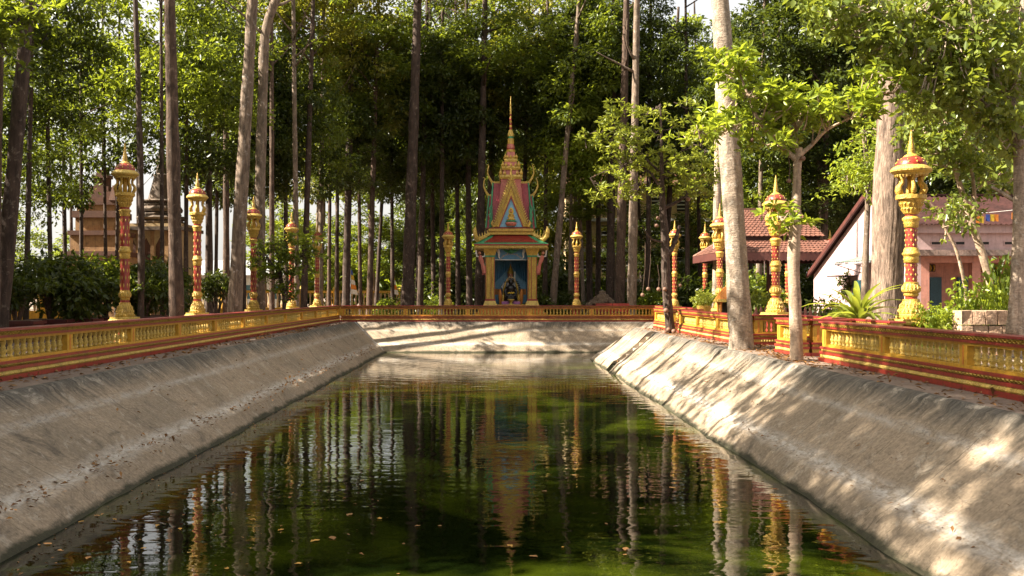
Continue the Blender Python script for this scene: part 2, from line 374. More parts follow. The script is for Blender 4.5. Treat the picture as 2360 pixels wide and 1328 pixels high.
# ------------------------------------------------------------------ the setting: ground, pond
ZW = -1.7                                            # water level
EDGE = [(-8.1, 1.2), (-8.1, 59.3), (9.3, 59.3), (9.3, 49.0), (7.15, 49.0), (7.15, 1.2)]
def ground():
    mb = MB(); x0, x1, y0, y1 = -400, 400, -120, 900
    for a in ((x0, -8.1, y0, y1), (9.3, x1, y0, y1), (-8.1, 9.3, 59.3, y1), (-8.1, 9.3, y0, 1.2), (7.15, 9.3, 1.2, 49.0)):
        mb.add([(a[0], a[2], 0), (a[1], a[2], 0), (a[1], a[3], 0), (a[0], a[3], 0)], [(0, 1, 2, 3)])
    o = mb.build('ground', 'soil'); o['kind'] = 'structure'; return o
ground()
PROF = [(0.0, 0.0), (0.07, -0.012), (0.15, -0.06), (0.25, -0.16), (0.45, -0.34), (0.75, -0.60), (1.1, -0.89), (1.42, -1.15), (1.60, -1.28),
        (1.68, -1.31), (1.76, -1.38), (1.9, -1.53), (2.05, -1.70), (2.3, -2.0)]
VD = [0.0]
for (a, b), (c, d) in zip(PROF, PROF[1:]): VD.append(VD[-1] + math.hypot(c - a, d - b))
def offset_poly(P, d):
    """inward offset of a clockwise polygon, mitred"""
    n = len(P); out = []
    for i in range(n):
        a, b, c = Vector(P[i - 1]), Vector(P[i]), Vector(P[(i + 1) % n])
        e1 = (b - a).normalized(); e2 = (c - b).normalized()
        n1 = Vector((e1.y, -e1.x)); n2 = Vector((e2.y, -e2.x))
        k = n1 + n2; k = k / k.dot(n1) if abs(k.dot(n1)) > 1e-6 else n1
        out.append(b + k * d)
    return out
def pond_side(i, name, stair=None):
    rng = np.random.default_rng(40 + i)
    A, B = EDGE[i], EDGE[(i + 1) % len(EDGE)]
    L = math.dist(A, B); nseg = max(4, int(L / 0.5))
    rows = []
    for (r, z) in PROF:
        P = offset_poly(EDGE, r); rows.append((P[i], P[(i + 1) % len(EDGE)], z))
    tt = [k / nseg for k in range(nseg + 1)]
    if stair:
        tt = sorted(set([t for t in tt if not stair[0] - 0.004 < t < stair[1] + 0.004] + list(stair)))
    V = []; UV = []; F = []
    for j, (a, b, z) in enumerate(rows):
        for k, t in enumerate(tt):
            p = a.lerp(b, t)
            if stair and 0 < k < len(tt) - 1:         # keep the cross-sections square to the bank away from the corners
                yl = A[1] + (B[1] - A[1]) * t; q = min(1.0, t * L / 3.0); p.y = p.y + (yl - p.y) * q
            w = 0.035 * math.sin(t * L * 0.53 + j * 0.25 + i) + 0.02 * math.sin(t * L * 1.27 + j * 0.4 + 2 * i) + 0.014 * math.sin(t * L * 2.3 + j) + float(rng.normal()) * (0.022 if j < 5 else 0.008)
            if 0 < k < len(tt) - 1 and 0 < j:
                p = p + (Vector((B[1] - A[1], A[0] - B[0])).normalized()) * w
            V.append((p.x, p.y, z + (0 if j < 1 else 0.006 * math.sin(t * L * 3.1 + i)))); UV.append((t * L + 13 * i, VD[j]))
    n = len(tt)
    for j in range(len(rows) - 1):
        for k in range(n - 1):
            if stair and stair[0] - 1e-6 <= tt[k] and tt[k + 1] <= stair[1] + 1e-6 and j < len(rows) - 2: continue
            F.append((j * n + k, j * n + k + 1, (j + 1) * n + k + 1, (j + 1) * n + k))
    me = bpy.data.meshes.new(name); me.from_pydata(V, [], F); me.materials.append(M['concrete'])
    ul = me.uv_layers.new(name='UVMap')
    for l in me.loops: ul.data[l.index].uv = UV[l.vertex_index]
    me.polygons.foreach_set('use_smooth', [True] * len(me.polygons)); me.update()
    o = bpy.data.objects.new(name, me); C.objects.link(o); o['kind'] = 'structure'; return o
pond_side(0, 'pond_bank_left'); pond_side(1, 'pond_bank_far')
pond_side(2, 'pond_bank_corner'); pond_side(3, 'pond_bank_return')
pond_side(5, 'pond_bank_near')
LR = 49.0 - 1.2
ST0, ST1 = 42.9, 44.0                                # the flight of steps cut into the right bank, in y
rb = pond_side(4, 'pond_bank_right', stair=((49.0 - ST1) / LR, (49.0 - ST0) / LR))
def uv_fill(me, u, v):
    ul = me.uv_layers.new(name='UVMap')
    for l in me.loops:
        c = me.vertices[l.vertex_index].co; ul.data[l.index].uv = (u + c.y * 1.0, v + abs(c.z))
def stairs():
    n = 7; x0, x1 = 7.15, 7.15 - 2.05; dz = 1.75 / n; dx = 2.05 / n
    for k in range(n):                                # each step is a piece of the bank
        zt = -dz * (k + 1) + 0.0; xa = x0 - dx * k; xb = xa - dx
        mb = MB(); mb.box(xb + 0.004, xa + 0.12, ST0 - 0.03, ST1 + 0.03, zt - 0.3, zt)
        o = mb.build('step', 'concrete', rb); uv_fill(o.data, 3.0 * k, 1.2)
    for y in (ST0, ST1):                              # the two cheeks of the cut
        s_ = 1 if y == ST1 else -1
        pts = [(x0 - r, y, z - 0.003) for r, z in PROF[:-1]] + [(x0 - 2.05, y, -2.2), (x0 + 0.1, y, -2.2), (x0 + 0.1, y, -0.004)]
        mb = MB(); mb.slab(pts, (0, 0.06 * s_, 0)); o = mb.build('stair_cheek', 'concrete', rb); uv_fill(o.data, 5, 1.2)
stairs()
# raised joint ribs on the right bank either side of the steps
for y in (41.2, 46.3):
    mb = MB(); pts = [(7.15 - r, y + 0.05 * math.sin(r * 2), z + 0.012) for r, z in PROF[1:-1]]
    mb.tube(pts, 0.035, 5); o = mb.build('joint_rib', 'concrete', rb, True); uv_fill(o.data, 9, 1.2)
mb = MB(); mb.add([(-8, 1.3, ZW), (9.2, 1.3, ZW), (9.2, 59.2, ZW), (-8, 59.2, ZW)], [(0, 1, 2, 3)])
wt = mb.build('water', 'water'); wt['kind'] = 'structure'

# ------------------------------------------------------------------ balustrades
BAL = MB().lathe([(0.045, 0.0), (0.062, 0.02), (0.04, 0.05), (0.055, 0.085), (0.072, 0.125), (0.045, 0.165), (0.056, 0.19),
                  (0.036, 0.215), (0.045, 0.25), (0.056, 0.29), (0.05, 0.335)], 8, cap=False).mesh('baluster', 'gold_pale', True)
def balustrade(label, p0, p1, npan, nb, strip_only=False, group='sections of the pond balustrade'):
    p0, p1 = Vector(p0), Vector(p1); d = p1 - p0; L = d.length
    t = thing('balustrade', label, 'balustrade', (p0.x, p0.y, 0), math.atan2(d.y, d.x), group)
    e = 0.02
    MB().box(-.20, L + .20, -.20, .20, 0.003, .092).build('base', 'red', t)
    mb = MB().box(-.165, L + .165, -.165, .165, .092, .185)
    for k in range(int(L / 0.085)):
        x = (k + .5) * 0.085
        for s_ in (-1, 1):
            mb.add([(x - .03, s_ * .165, .097), (x + .03, s_ * .165, .097), (x + .036, s_ * .165, .14), (x + .022, s_ * .165, .18), (x - .022, s_ * .165, .18), (x - .036, s_ * .165, .14),
                    (x - .014, s_ * .215, .12), (x + .014, s_ * .215, .12), (x, s_ * .205, .165)],
                   [(0, 1, 7, 6), (1, 2, 7), (2, 3, 8, 7), (3, 4, 8), (4, 5, 6, 8), (5, 0, 6), (6, 7, 8)])
    mb.build('bead_band', 'gold_pale', t)
    MB().box(-.185, L + .185, -.185, .185, .185, .248).build('fillet', 'red', t)
    def braid(z0, z1, w, name):
        mb = MB().box(-w + e, L + w - e, -w + e, w - e, z0, z1); p = 0.13; h = z1 - z0
        for k in range(int(L / p) + 1):
            x = k * p
            for s_ in (-1, 1):
                y = s_ * (w - e); q = s_ * (w + 0.03)
                for sl_ in (-1, 1):
                    a = x - sl_ * p * .5; b_ = x + sl_ * p * .5
                    mb.add([(a - .016, y, z0 + .005), (a + .016, y, z0 + .005), (b_ + .016, y, z1 - .005), (b_ - .016, y, z1 - .005),
                            (a, q, z0 + .01), (b_, q, z1 - .01)], [(0, 4, 5, 3), (1, 2, 5, 4), (0, 1, 4), (3, 5, 2)])
        return mb.build(name, 'gold_pale', t)
    braid(.248, .308, .16, 'lower_braid')
    MB().box(-.17, L + .17, -.17, .17, .308, .36).build('fillet', 'red', t)
    MB().box(-.12, L + .12, -.12, .12, .36, .415).build('sill', 'yellow', t)
    MB().box(-.12, L + .12, -.12, .12, .752, .803).build('lintel', 'yellow', t)
    MB().box(-.16, L + .16, -.16, .16, .803, .85).build('fillet', 'red', t)
    braid(.85, .927, .16, 'upper_braid')
    MB().box(-.195, L + .195, -.195, .195, .927, .968).build('coping', 'coping', t)
    pw = 0.14
    for k in range(npan + 1):
        x = L * k / npan
        po = MB().box(x - pw, x + pw, -.118, .118, .415, .752).build('post', 'yellow', t)
        MB().box(x - .03, x + .03, -.126, .126, .42, .748).build('red_strip', 'orange', po)
    for k in range(npan):
        a, b_ = L * k / npan + pw, L * (k + 1) / npan - pw
        for q in range(nb):
            inst('baluster', BAL, t, (a + (b_ - a) * (q + .5) / nb, 0, .415), q)
    return t
XL, XR, YF = -9.2, 8.15, 60.0
balustrade('long shaded yellow and red balustrade along the left bank of the pond', (XL, 10.1), (XL, YF - .2), 13, 13)
fb_ = balustrade('yellow and red balustrade across the far end of the pond below the shrine', (XL + .395, YF), (9.8, YF), 5, 17); fb_.location.z = -.003
MB().box(-.36, .02, -.112, .112, .365, .80).build('corner_post', 'yellow', fb_)
balustrade('near right balustrade section running out of the picture', (XR, 9.9), (XR, 24.0), 4, 13)
balustrade('short balustrade section on the right between the ringed thin trunk and the broad pale trunk', (XR, 26.2), (XR, 27.8), 1, 6)
balustrade('sunlit balustrade section on the right behind the broad pale trunk', (XR, 32.0), (XR, 42.3), 3, 13)
balustrade('short sunlit balustrade section beside the dark fruit tree and stone steps', (XR, 44.6), (XR, 48.6), 1, 13)
balustrade('balustrade return behind the ringed thin trunk', (9.3, 26.2), (XR + .42, 26.2), 1, 3)
balustrade('balustrade return behind the foot of the broad pale trunk', (9.3, 32.0), (XR + .42, 32.0), 1, 3)
balustrade('balustrade return beside the dark fruit tree', (9.3, 44.6), (XR + .42, 44.6), 1, 3)
balustrade('set-back balustrade behind the ringed thin trunk', (9.72, 24.0), (9.72, 26.6), 1, 9)
balustrade('set-back balustrade behind the broad pale trunk', (9.72, 27.9), (9.72, 32.4), 1, 13)
balustrade('set-back balustrade running on to the far corner of the pond', (10.0, 48.6), (10.0, 59.6), 3, 13)

# ------------------------------------------------------------------ lamp posts
K = 0.00441
def lp(lst): return [(r * K, (1235 - y) * K) for r, y in lst]
LM = {}
def lamp_meshes():
    LM['plinth_base'] = MB().lathe([(.34, 0.0), (.44, .0), (.44, .25), (.36, .32), (.36, .55), (.46, .7), (.60, .76)], 8, ph=R(22.5)).mesh('plinth', 'red')
    mb = MB().lathe([(.60, .762), (.66, .79), (.66, .84), (.63, .865), (.60, .875), (.60, .935)], 8, ph=R(22.5))
    for i in range(48):
        a = 2 * math.pi * i / 48; rr = .66 * math.cos(R(22.5)) / math.cos(((a + R(22.5)) % R(45)) - R(22.5)) 
        mb.ball((rr * math.cos(a), rr * math.sin(a), .815), .025, 5, 4)
    LM['plinth_top'] = mb.mesh('plinth_cap', 'gold_pale')
    bell = MB().lathe(lp([(84, 1235), (86, 1212), (80, 1206), (79, 1195), (70, 1165), (58, 1140), (53, 1128), (50, 1118), (50, 1112), (40, 1110)]), 16)
    for ring, (y0, y1, r0, r1, w) in enumerate(((1200, 1170, 80, 72, 9), (1168, 1134, 71, 57, 7), (1232, 1214, 86, 86, 8))):
        for i in range(20):
            a = 2 * math.pi * (i + .5 * ring) / 20
            ca, sa = math.cos(a), math.sin(a)
            def q(r, y, dx): return ((r * ca - dx * sa) * K, (r * sa + dx * ca) * K, (1235 - y) * K)
            bell.add([q(r0, y0, -w), q(r0, y0, w), q(r1, y1, 0), q((r0 + r1) / 2 + 7, (y0 + y1) / 2, 0)], [(0, 1, 3), (1, 2, 3), (2, 0, 3)])
    LM['bell_base'] = bell.mesh('bell_base', 'gold')
    LM['red_neck'] = MB().lathe(lp([(36, 1112), (36, 1092)]), 14, cap=False).mesh('red_neck', 'red')
    vase = MB().lathe(lp([(38, 1094), (44, 1088), (46, 1080), (42, 1074), (55, 1064), (57, 1056), (50, 1030), (43, 1012), (45, 1006), (36, 1003)]), 16)
    for i in range(16):
        a = 2 * math.pi * i / 16; ca, sa = math.cos(a), math.sin(a)
        def q(r, y, dx): return ((r * ca - dx * sa) * K, (r * sa + dx * ca) * K, (1235 - y) * K)
        vase.add([q(56, 1058, -8), q(56, 1058, 8), q(46, 1016, 0), q(59, 1038, 0)], [(0, 1, 3), (1, 2, 3), (2, 0, 3)])
    LM['vase'] = vase.mesh('vase', 'gold')
    LM['shaft'] = MB().lathe(lp([(35, 1006), (35, 878)]), 16, cap=False).mesh('shaft', 'red', True)
    LM['shaft2'] = MB().lathe(lp([(35, 792), (35, 656)]), 16, cap=False).mesh('shaft', 'red', True)
    for key_, y0, y1 in (('studs', 1000, 884), ('studs2', 786, 662)):
        st = MB()
        for k in range(4):
            yc = y0 - (k + .5) * (y0 - y1) / 4
            for i in range(8):
                a = 2 * math.pi * (i + .5 * (k % 2)) / 8; ca, sa = math.cos(a), math.sin(a)
                def q(r, y, dx): return ((r * ca - dx * sa) * K, (r * sa + dx * ca) * K, (1235 - y) * K)
                st.add([q(35.5, yc - 10, 0), q(35.0, yc, 5.5), q(35.5, yc + 10, 0), q(35.0, yc, -5.5), q(40, yc, 0)], [(0, 1, 4), (1, 2, 4), (2, 3, 4), (3, 0, 4)])
        LM[key_] = st.mesh('diamond_studs', 'gold_pale')
    LM['collar'] = MB().lathe(lp([(37, 884), (45, 878), (43, 866), (48, 858), (43, 846), (46, 838), (54, 830), (54, 820), (46, 814), (44, 796), (37, 786)]), 16).mesh('collar', 'gold', True)
    LM['collar2'] = MB().lathe(lp([(37, 662), (44, 654), (42, 640), (48, 630), (44, 622), (54, 612), (54, 602), (46, 592), (36, 588)]), 16).mesh('collar', 'gold', True)
    LM['neck2'] = MB().lathe(lp([(36, 590), (36, 574)]), 14, cap=False).mesh('red_neck', 'red')
    cup = MB().lathe(lp([(38, 576), (46, 570), (50, 560), (60, 530), (72, 500), (78, 488), (80, 484), (92, 480), (92, 458), (86, 452), (20, 452)]), 16)
    for k, (y0, y1, r0, r1) in enumerate(((566, 536, 49, 60), (536, 504, 59, 72))):
        for i in range(16):
            a = 2 * math.pi * (i + .5 * k) / 16; ca, sa = math.cos(a), math.sin(a)
            def q(r, y, dx): return ((r * ca - dx * sa) * K, (r * sa + dx * ca) * K, (1235 - y) * K)
            cup.add([q(r0 - 1, y0, 0), q(r1, y1, 10), q(r1, y1, -10), q((r0 + r1) / 2 + 8, (y0 + y1) / 2 - 5, 0)], [(0, 1, 3), (1, 2, 3), (2, 0, 3)])
    LM['cup'] = cup.mesh('lotus_cup', 'gold')
    LM['core'] = MB().lathe(lp([(17, 454), (17, 330)]), 10).mesh('core', 'yellow', True)
    br = MB()                                         # one scrolled bracket, pointing along +x
    br.tube([(62 * K, 0, (1235 - 452) * K), (80 * K, 0, (1235 - 440) * K), (88 * K, 0, (1235 - 420) * K), (84 * K, 0, (1235 - 398) * K), (66 * K, 0, (1235 - 380) * K),
             (64 * K, 0, (1235 - 355) * K), (78 * K, 0, (1235 - 332) * K)], [9 * K, 17 * K, 16 * K, 13 * K, 12 * K, 12 * K, 15 * K], 7)
    br.ball((82 * K, 0, (1235 - 424) * K), 14 * K, 7, 5, 1.2, 1, 1.3)
    LM['bracket'] = br.mesh('bracket', 'gold', True)
    eave = MB().lathe(lp([(60, 334), (96, 332), (100, 322), (112, 316), (124, 306), (126, 296), (118, 288), (112, 280), (100, 274), (92, 268)]), 20)
    for i in range(28):
        a = 2 * math.pi * i / 28; ca, sa = math.cos(a), math.sin(a)
        def q(r, y, dx): return ((r * ca - dx * sa) * K, (r * sa + dx * ca) * K, (1235 - y) * K)
        eave.add([q(101, 322, -10), q(101, 322, 10), q(95, 345, 0), q(97, 322, 0)], [(0, 1, 2), (0, 2, 3), (1, 3, 2)])
    LM['eave'] = eave.mesh('eave', 'gold_pale')
    LM['dome'] = MB().lathe(lp([(94, 270), (93, 258), (84, 240), (68, 224), (50, 214)]), 18, cap=False).mesh('dome', 'red', True)
    ds = MB()
    for k, (y, r, n_) in enumerate(((250, 90, 12), (230, 75, 10))):
        for i in range(n_):
            a = 2 * math.pi * (i + .5 * k) / n_; ca, sa = math.cos(a), math.sin(a)
            ds.add([((r + dr) * ca * K - dx * sa * K, (r + dr) * sa * K + dx * ca * K, (1235 - y + dz) * K) for dr, dx, dz in ((-3, 0, 7), (0, 8, 0), (3, 0, -6), (0, -8, 0), (6, 0, 4))],
                   [(0, 1, 4), (1, 2, 4), (2, 3, 4), (3, 0, 4)])
    LM['dome_studs'] = ds.mesh('dome_studs', 'gold_pale')
    LM['finial'] = MB().lathe(lp([(54, 216), (44, 206), (28, 196), (20, 190), (24, 184), (20, 176), (24, 168), (18, 160), (21, 152), (16, 144), (18, 134), (13, 126), (15, 116), (11, 106),
                                  (12, 96), (8, 82), (6, 64), (1.5, 42)]), 12).mesh('finial', 'gold', True)
    for k in ('bell_base', 'vase', 'cup', 'eave'):
        pass
lamp_meshes()
# the slimmer posts of the left bank and the far end: longer shafts, narrower heads
def slim():
    zi = [0, .195, .30, .372, .4866, .542, 1.0]; zo = [0, .156, .341, .40, .585, .62, 1.0]; H = 1190 * K
    for k in list(LM):
        if k.startswith('plinth'): LM['B' + k] = LM[k]; continue
        me = LM[k].copy(); n = len(me.vertices); co = np.empty(n * 3, np.float32); me.vertices.foreach_get('co', co); co = co.reshape(-1, 3)
        w = 1.2 if ('shaft' in k or k in ('studs', 'studs2', 'core', 'red_neck', 'neck2')) else (1.08 if 'collar' in k else 1.0)
        co[:, :2] *= w; co[:, 2] = np.interp(co[:, 2] / H, zi, zo) * H
        me.vertices.foreach_set('co', co.ravel()); me.update(); LM['B' + k] = me
slim()
LAMP_PARTS = [('plinth', 'plinth_base'), ('plinth_cap', 'plinth_top')] + [(n, m) for n, m in (
    ('bell_base', 'bell_base'), ('red_neck', 'red_neck'), ('vase', 'vase'), ('shaft', 'shaft'), ('shaft', 'shaft2'), ('collar', 'collar'), ('collar', 'collar2'),
    ('red_neck', 'neck2'), ('lotus_cup', 'cup'), ('core', 'core'), ('eave', 'eave'), ('dome', 'dome'), ('finial', 'finial'))]
def lamp_post(x, y, label, rz=0.0, w=.73):
    t = thing('lamp_post', label, 'lamp post', (x, y, 0), rz, 'gold and red temple lamp posts'); t.scale = (w, w, 1)
    B = 'B' if w < .8 else ''
    for n, k in LAMP_PARTS:
        o = inst(n, LM[B + k], t, (0, 0, 0 if k.startswith('plinth') else .936))
        if k in ('shaft', 'shaft2'): inst('studs', LM[B + k.replace('shaft', 'studs')], o)['kind'] = 'stuff'
        if k == 'dome': inst('studs', LM[B + 'dome_studs'], o)['kind'] = 'stuff'
    for i in range(6): inst('bracket', LM[B + 'bracket'], t, (0, 0, .936), 2 * math.pi * i / 6 + .3)
    return t
lamp_post(X_at(2100, 27.8), 27.8, 'tallest looking gold and red lamp post in front of the ridged trunk at the right', 0, 1.0)
lamp_post(X_at(1788, 38.3), 38.3, 'lamp post in front of the tiled pavilion roof', .2, .94)
lamp_post(X_at(1659, 50), 50, 'lamp post half hidden behind the broad pale trunk', .4, .9)
lamp_post(X_at(1555, 61.2), 61.2, 'lamp post behind the dark fruit tree', .1)
lamp_post(X_at(1625, 64), 64, 'slim distant lamp post beside the low corner of the pavilion roof', .5)
lamp_post(X_at(1913, 54), 54, 'distant lamp post between the pavilion roof and the pink house', .3).scale = (.7, .7, .83)
lamp_post(X_at(1815, 61), 61, 'lamp post seen under the tiled pavilion roof', .3)
lamp_post(X_at(1329, 62.5), 62.5, 'lamp post to the right of the shrine behind the far balustrade', .2)
lamp_post(X_at(1033, 62.5), 62.5, 'lamp post to the left of the shrine behind the far balustrade', .6)
lamp_post(X_at(288, 30.2), 30.2, 'nearest lamp post on the left, in front of the orange tower', .1)
lamp_post(X_at(455, 37.4), 37.4, 'second lamp post on the left, next to a straight brown trunk', .4)
lamp_post(X_at(582, 46), 46.2, 'lamp post mostly hidden behind the twin pale trunks', .2)
lamp_post(X_at(672, 55.5), 55.5, 'lamp post rising out of the low leafy tree on the left', .3)
lamp_post(X_at(731, 63.5), 63.5, 'farthest lamp post of the left bank row', .5)

# ------------------------------------------------------------------ the shrine at the far end
def tiles(mb, bl, br, tr, tl, rows, cols, th=0.03, jit=0.0, rng=None, scallop=False):
    """overlapping tiles over a sloping quad given by its corners"""
    bl, br, tr, tl = (Vector(p) for p in (bl, br, tr, tl))
    n = (br - bl).cross(tl - bl).normalized()
    for r in range(rows):
        a, b = r / rows, min(1.0, (r + 1.25) / rows)
        L0, R0 = bl.lerp(tl, a), br.lerp(tr, a); L1, R1 = bl.lerp(tl, b), br.lerp(tr, b)
        off = 0.5 * (r % 2)
        for c in range(-1, cols + 1):
            u0, u1 = max(0, (c + off) / cols), min(1, (c + 1 + off) / cols)
            if u1 - u0 < 1e-4: continue
            g = 0.06 / cols; j = rng.uniform(0, jit) if rng else 0
            p = [L0.lerp(R0, u0 + g) + n * (th + j), L0.lerp(R0, u1 - g) + n * (th + j), L1.lerp(R1, u1 - g) + n * .004, L1.lerp(R1, u0 + g) + n * .004]
            q = [L0.lerp(R0, u0 + g) + n * j * .5, L0.lerp(R0, u1 - g) + n * j * .5]
            if scallop:
                dn = (bl - tl).normalized() * ((tl - bl).length / rows * .35)
                mid = L0.lerp(R0, (u0 + u1) / 2) + n * (th + j) + dn
                mb.add(p + q + [mid], [(0, 6, 1, 2, 3), (4, 5, 1, 0), (4, 0, 6), (1, 5, 6)])
            else: mb.add(p + q, [(0, 1, 2, 3), (4, 5, 1, 0)])
    return mb

def shrine():
    Y0 = 66.0; t = thing('shrine', 'tall pink and gold spired shrine at the far end of the pond', 'shrine', (X_at(1177, Y0), Y0, 0))
    def z(y): return Z_at(y, Y0)
    m = Y0 / FPX
    pf = MB().box(-2.3, 2.3, -1.9, 2.0, 0, .45).box(-2.05, 2.05, -1.7, 1.9, .45, .82); pf.build('platform', 'orange', t)
    MB().box(-1.05, 1.05, -1.62, 1.6, .82, .98).build('sill', 'gold', t)
    for sx in (-1, 1):
        for yy in (-1.35, 1.35):
            cx = sx * 1.36
            c = MB().box(cx - .30, cx + .30, yy - .26, yy + .26, 1.30, 4.55).build('column', 'gold', t)
            MB().frustum(cx, yy, .88, 1.22, .46, .34, .42, .3).build('column_base', 'gold_pale', c)
            MB().box(cx - .48, cx + .48, yy - .44, yy + .44, .822, .88).build('green_foot', 'green', c)
            MB().box(cx - .335, cx + .335, yy - .295, yy + .295, 1.22, 1.34).build('red_band', 'red', c)
            for ex in (-.27, -.06, .27):
                MB().box(cx + sx * ex - .018, cx + sx * ex + .018, yy - .285, yy + .285, 1.34, 4.1).build('red_line', 'red', c)
            mb = MB()
            rng = random.Random(5)
            for k in range(30):
                for q in (-.19, -.13, .04, .12, .2):
                    zz = 1.42 + k * .088
                    mb.add([(cx + q - .03, yy - .262, zz), (cx + q + .03, yy - .262, zz), (cx + q + .03, yy - .262, zz + .075), (cx + q - .03, yy - .262, zz + .075), (cx + q, yy - .295, zz + .04)],
                           [(0, 1, 4), (1, 2, 4), (2, 3, 4), (3, 0, 4)])
            mb.build('column_relief', 'gold_pale', c)
            MB().box(cx - .34, cx + .34, yy - .30, yy + .30, 4.05, 4.15).build('green_band', 'green', c)
            MB().frustum(cx, yy, 4.15, 4.62, .32, .46, .28, .42).build('capital', 'gold', c)
            if yy < 0:                                # winged bracket figure leaning out under the eave
                g = thing_part('bracket_figure', t)
                gx = sx * 1.72; gy = yy - .18
                MB().tube([(gx, gy, 3.0), (gx + sx * .05, gy, 3.3), (gx + sx * .13, gy - .03, 3.6), (gx + sx * .25, gy - .06, 3.95), (gx + sx * .3, gy - .08, 4.15)], [.13, .15, .11, .15, .10], 8).build('torso', 'pink', g, True)
                MB().ball((gx + sx * .33, gy - .1, 4.3), .12, 8, 6).build('head', 'skin', g, True)
                for k in (-1, 1):
                    MB().tube([(gx + sx * .25, gy - .05, 4.05), (gx + sx * .25 + k * .25, gy - .05, 4.1), (gx + sx * .25 + k * .3, gy - .05, 4.5)], [.06, .055, .045], 6).build('raised_arm', 'white', g, True)
                MB().tube([(gx + sx * .03, gy, 3.45), (gx - sx * .2, gy, 3.75), (gx - sx * .1, gy, 4.0)], [.05, .09, .02], 6).build('wing', 'green', g, True)
                MB().box(gx - .16, gx + .16, gy - .05, gy + .12, 2.9, 3.02).build('ledge', 'red', g)
    # back wall, side walls and painted dado
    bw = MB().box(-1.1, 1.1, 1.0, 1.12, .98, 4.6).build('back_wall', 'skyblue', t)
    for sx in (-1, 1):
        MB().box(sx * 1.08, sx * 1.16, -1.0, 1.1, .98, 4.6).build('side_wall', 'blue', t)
        MB().box(sx * .62 if sx > 0 else -1.05, 1.05 if sx > 0 else -.62, .965, .998, 1.62, 2.0).build('dado_panel', 'orange', bw)
        MB().box(sx * .58 if sx > 0 else -1.06, 1.06 if sx > 0 else -.58, .955, .998, 2.06, 2.2).build('dado_band', 'skyblue', bw)
    MB().box(-1.07, 1.07, -1.2, -1.1, 3.86, 4.6).build('lintel_panel', 'blue', t)
    MB().box(-1.07, 1.07, -1.235, -1.2, 3.86, 3.9).build('lintel_line', 'white', t)
    # the arc of pale lettering and the carved head on the lintel panel
    arc = MB()
    for k in range(15):
        a = R(150 - k * 8.6); arc.box(.75 * math.cos(a) - .022, .75 * math.cos(a) + .022, -1.222, -1.2, 3.62 + .6 * math.sin(a), 3.69 + .6 * math.sin(a) + .03 * (k % 3))
    arc.build('painted_lettering', 'cream', t)
    MB().ball((0, -1.26, 4.45), .2, 8, 6, .9).tube([(-.5, -1.23, 4.55), (-.25, -1.25, 4.42), (0, -1.26, 4.36), (.25, -1.25, 4.42), (.5, -1.23, 4.55)], [.05, .08, .1, .08, .05], 6).build('carved_mask', 'green', t, True)
    for sx in (-1, 1):
        MB().tube([(sx * 1.02, -1.24, 4.55), (sx * .86, -1.28, 4.5), (sx * .78, -1.3, 4.3), (sx * .8, -1.3, 4.05), (sx * .72, -1.3, 3.96)], [.1, .12, .08, .05, .035], 7).build('elephant_head', 'white', t, True)
    for sx in (-1, 1):                                # parted curtain of pale cloth
        V = []; n = 14
        for k in range(n + 1):
            u = k / n; top = (sx * .03 + sx * 1.02 * u, .80 + .025 * math.sin(u * 40), 3.84)
            bot = (sx * (.03 + 1.02 * (1 - (1 - u) ** .5) * .999 + .0), .78 + .03 * math.sin(u * 46), 3.84 - 1.45 * (u ** .62))
            V += [top, (sx * (.03 + 1.02 * u), bot[1], 3.84 - 1.4 * (u ** 0.6) - .02)]
        mb = MB(); mb.add(V, [(2 * k, 2 * k + 2, 2 * k + 3, 2 * k + 1) for k in range(n)])
        o = mb.build('curtain', 'blue', t)
        MB().tube([V[2 * k + 1] for k in range(n + 1)], .018, 5).build('curtain_hem', 'skyblue', o)
    # deity statue at the back, one remeshed body
    st = thing_part('deity_statue', t)
    b = MB(); b.lathe([(.58, 0), (.6, .25), (.5, .5), (.38, .75), (.36, .95), (.42, 1.25), (.36, 1.45), (.13, 1.55), (.12, 1.66)], 14, (0, .55, 1.05)); b.ball((0, .52, 2.9), .19, 12, 9, 1.2)
    for sx in (-1, 1):
        b.tube([(sx * .36, .55, 2.4), (sx * .56, .42, 2.1), (sx * .42, .25, 1.85), (sx * .22, .2, 1.95)], [.12, .11, .09, .07], 8)
        b.tube([(sx * .2, .4, 1.3), (sx * .5, .1, 1.35), (sx * .45, .0, 1.1)], [.2, .19, .12], 8)
    o = b.build('body', 'white', st, True); rm = o.modifiers.new('remesh', 'REMESH'); rm.mode = 'VOXEL'; rm.voxel_size = .035; rm.use_smooth_shade = True
    MB().ball((0, .5, 2.9), .2, 12, 9, 1.2, 1, .98).build('face', 'skin', st, True)
    MB().ball((0, .42, 2.88), .035, 6, 5, 1.4, 1, 3.2).ball((-.075, .33, 2.95), .028, 6, 5).ball((.075, .33, 2.95), .028, 6, 5).build('features', 'red', st, True)
    MB().lathe([(.22, 0), (.24, .06), (.18, .12), (.2, .16), (.13, .24), (.15, .28), (.08, .4), (.01, .66)], 12, (0, .52, 3.02)).build('crown', 'gold', st, True)
    MB().lathe([(.4, 0), (.46, .05), (.3, .1), (.18, .2)], 14, (0, .5, 2.42)).build('collar', 'gold', st, True)
    MB().box(.24, .31, .12, .17, 2.0, 3.15).build('sword', 'white', st)
    for k in range(7): MB().box(-.5 + .02 * k, .62, .6, .64, 1.2 + .0 * k, 1.3).v
    for k in range(5):
        MB().tube([(.38 + .05 * k, .34 - .02 * k, 2.5 - .13 * k), (.5 + .05 * k, .34 - .02 * k, 2.46 - .13 * k)], .03, 5).build('sash_stripe', 'black', st)
    # black seated figure in front with halo and garland
    st = thing_part('black_figure', t)
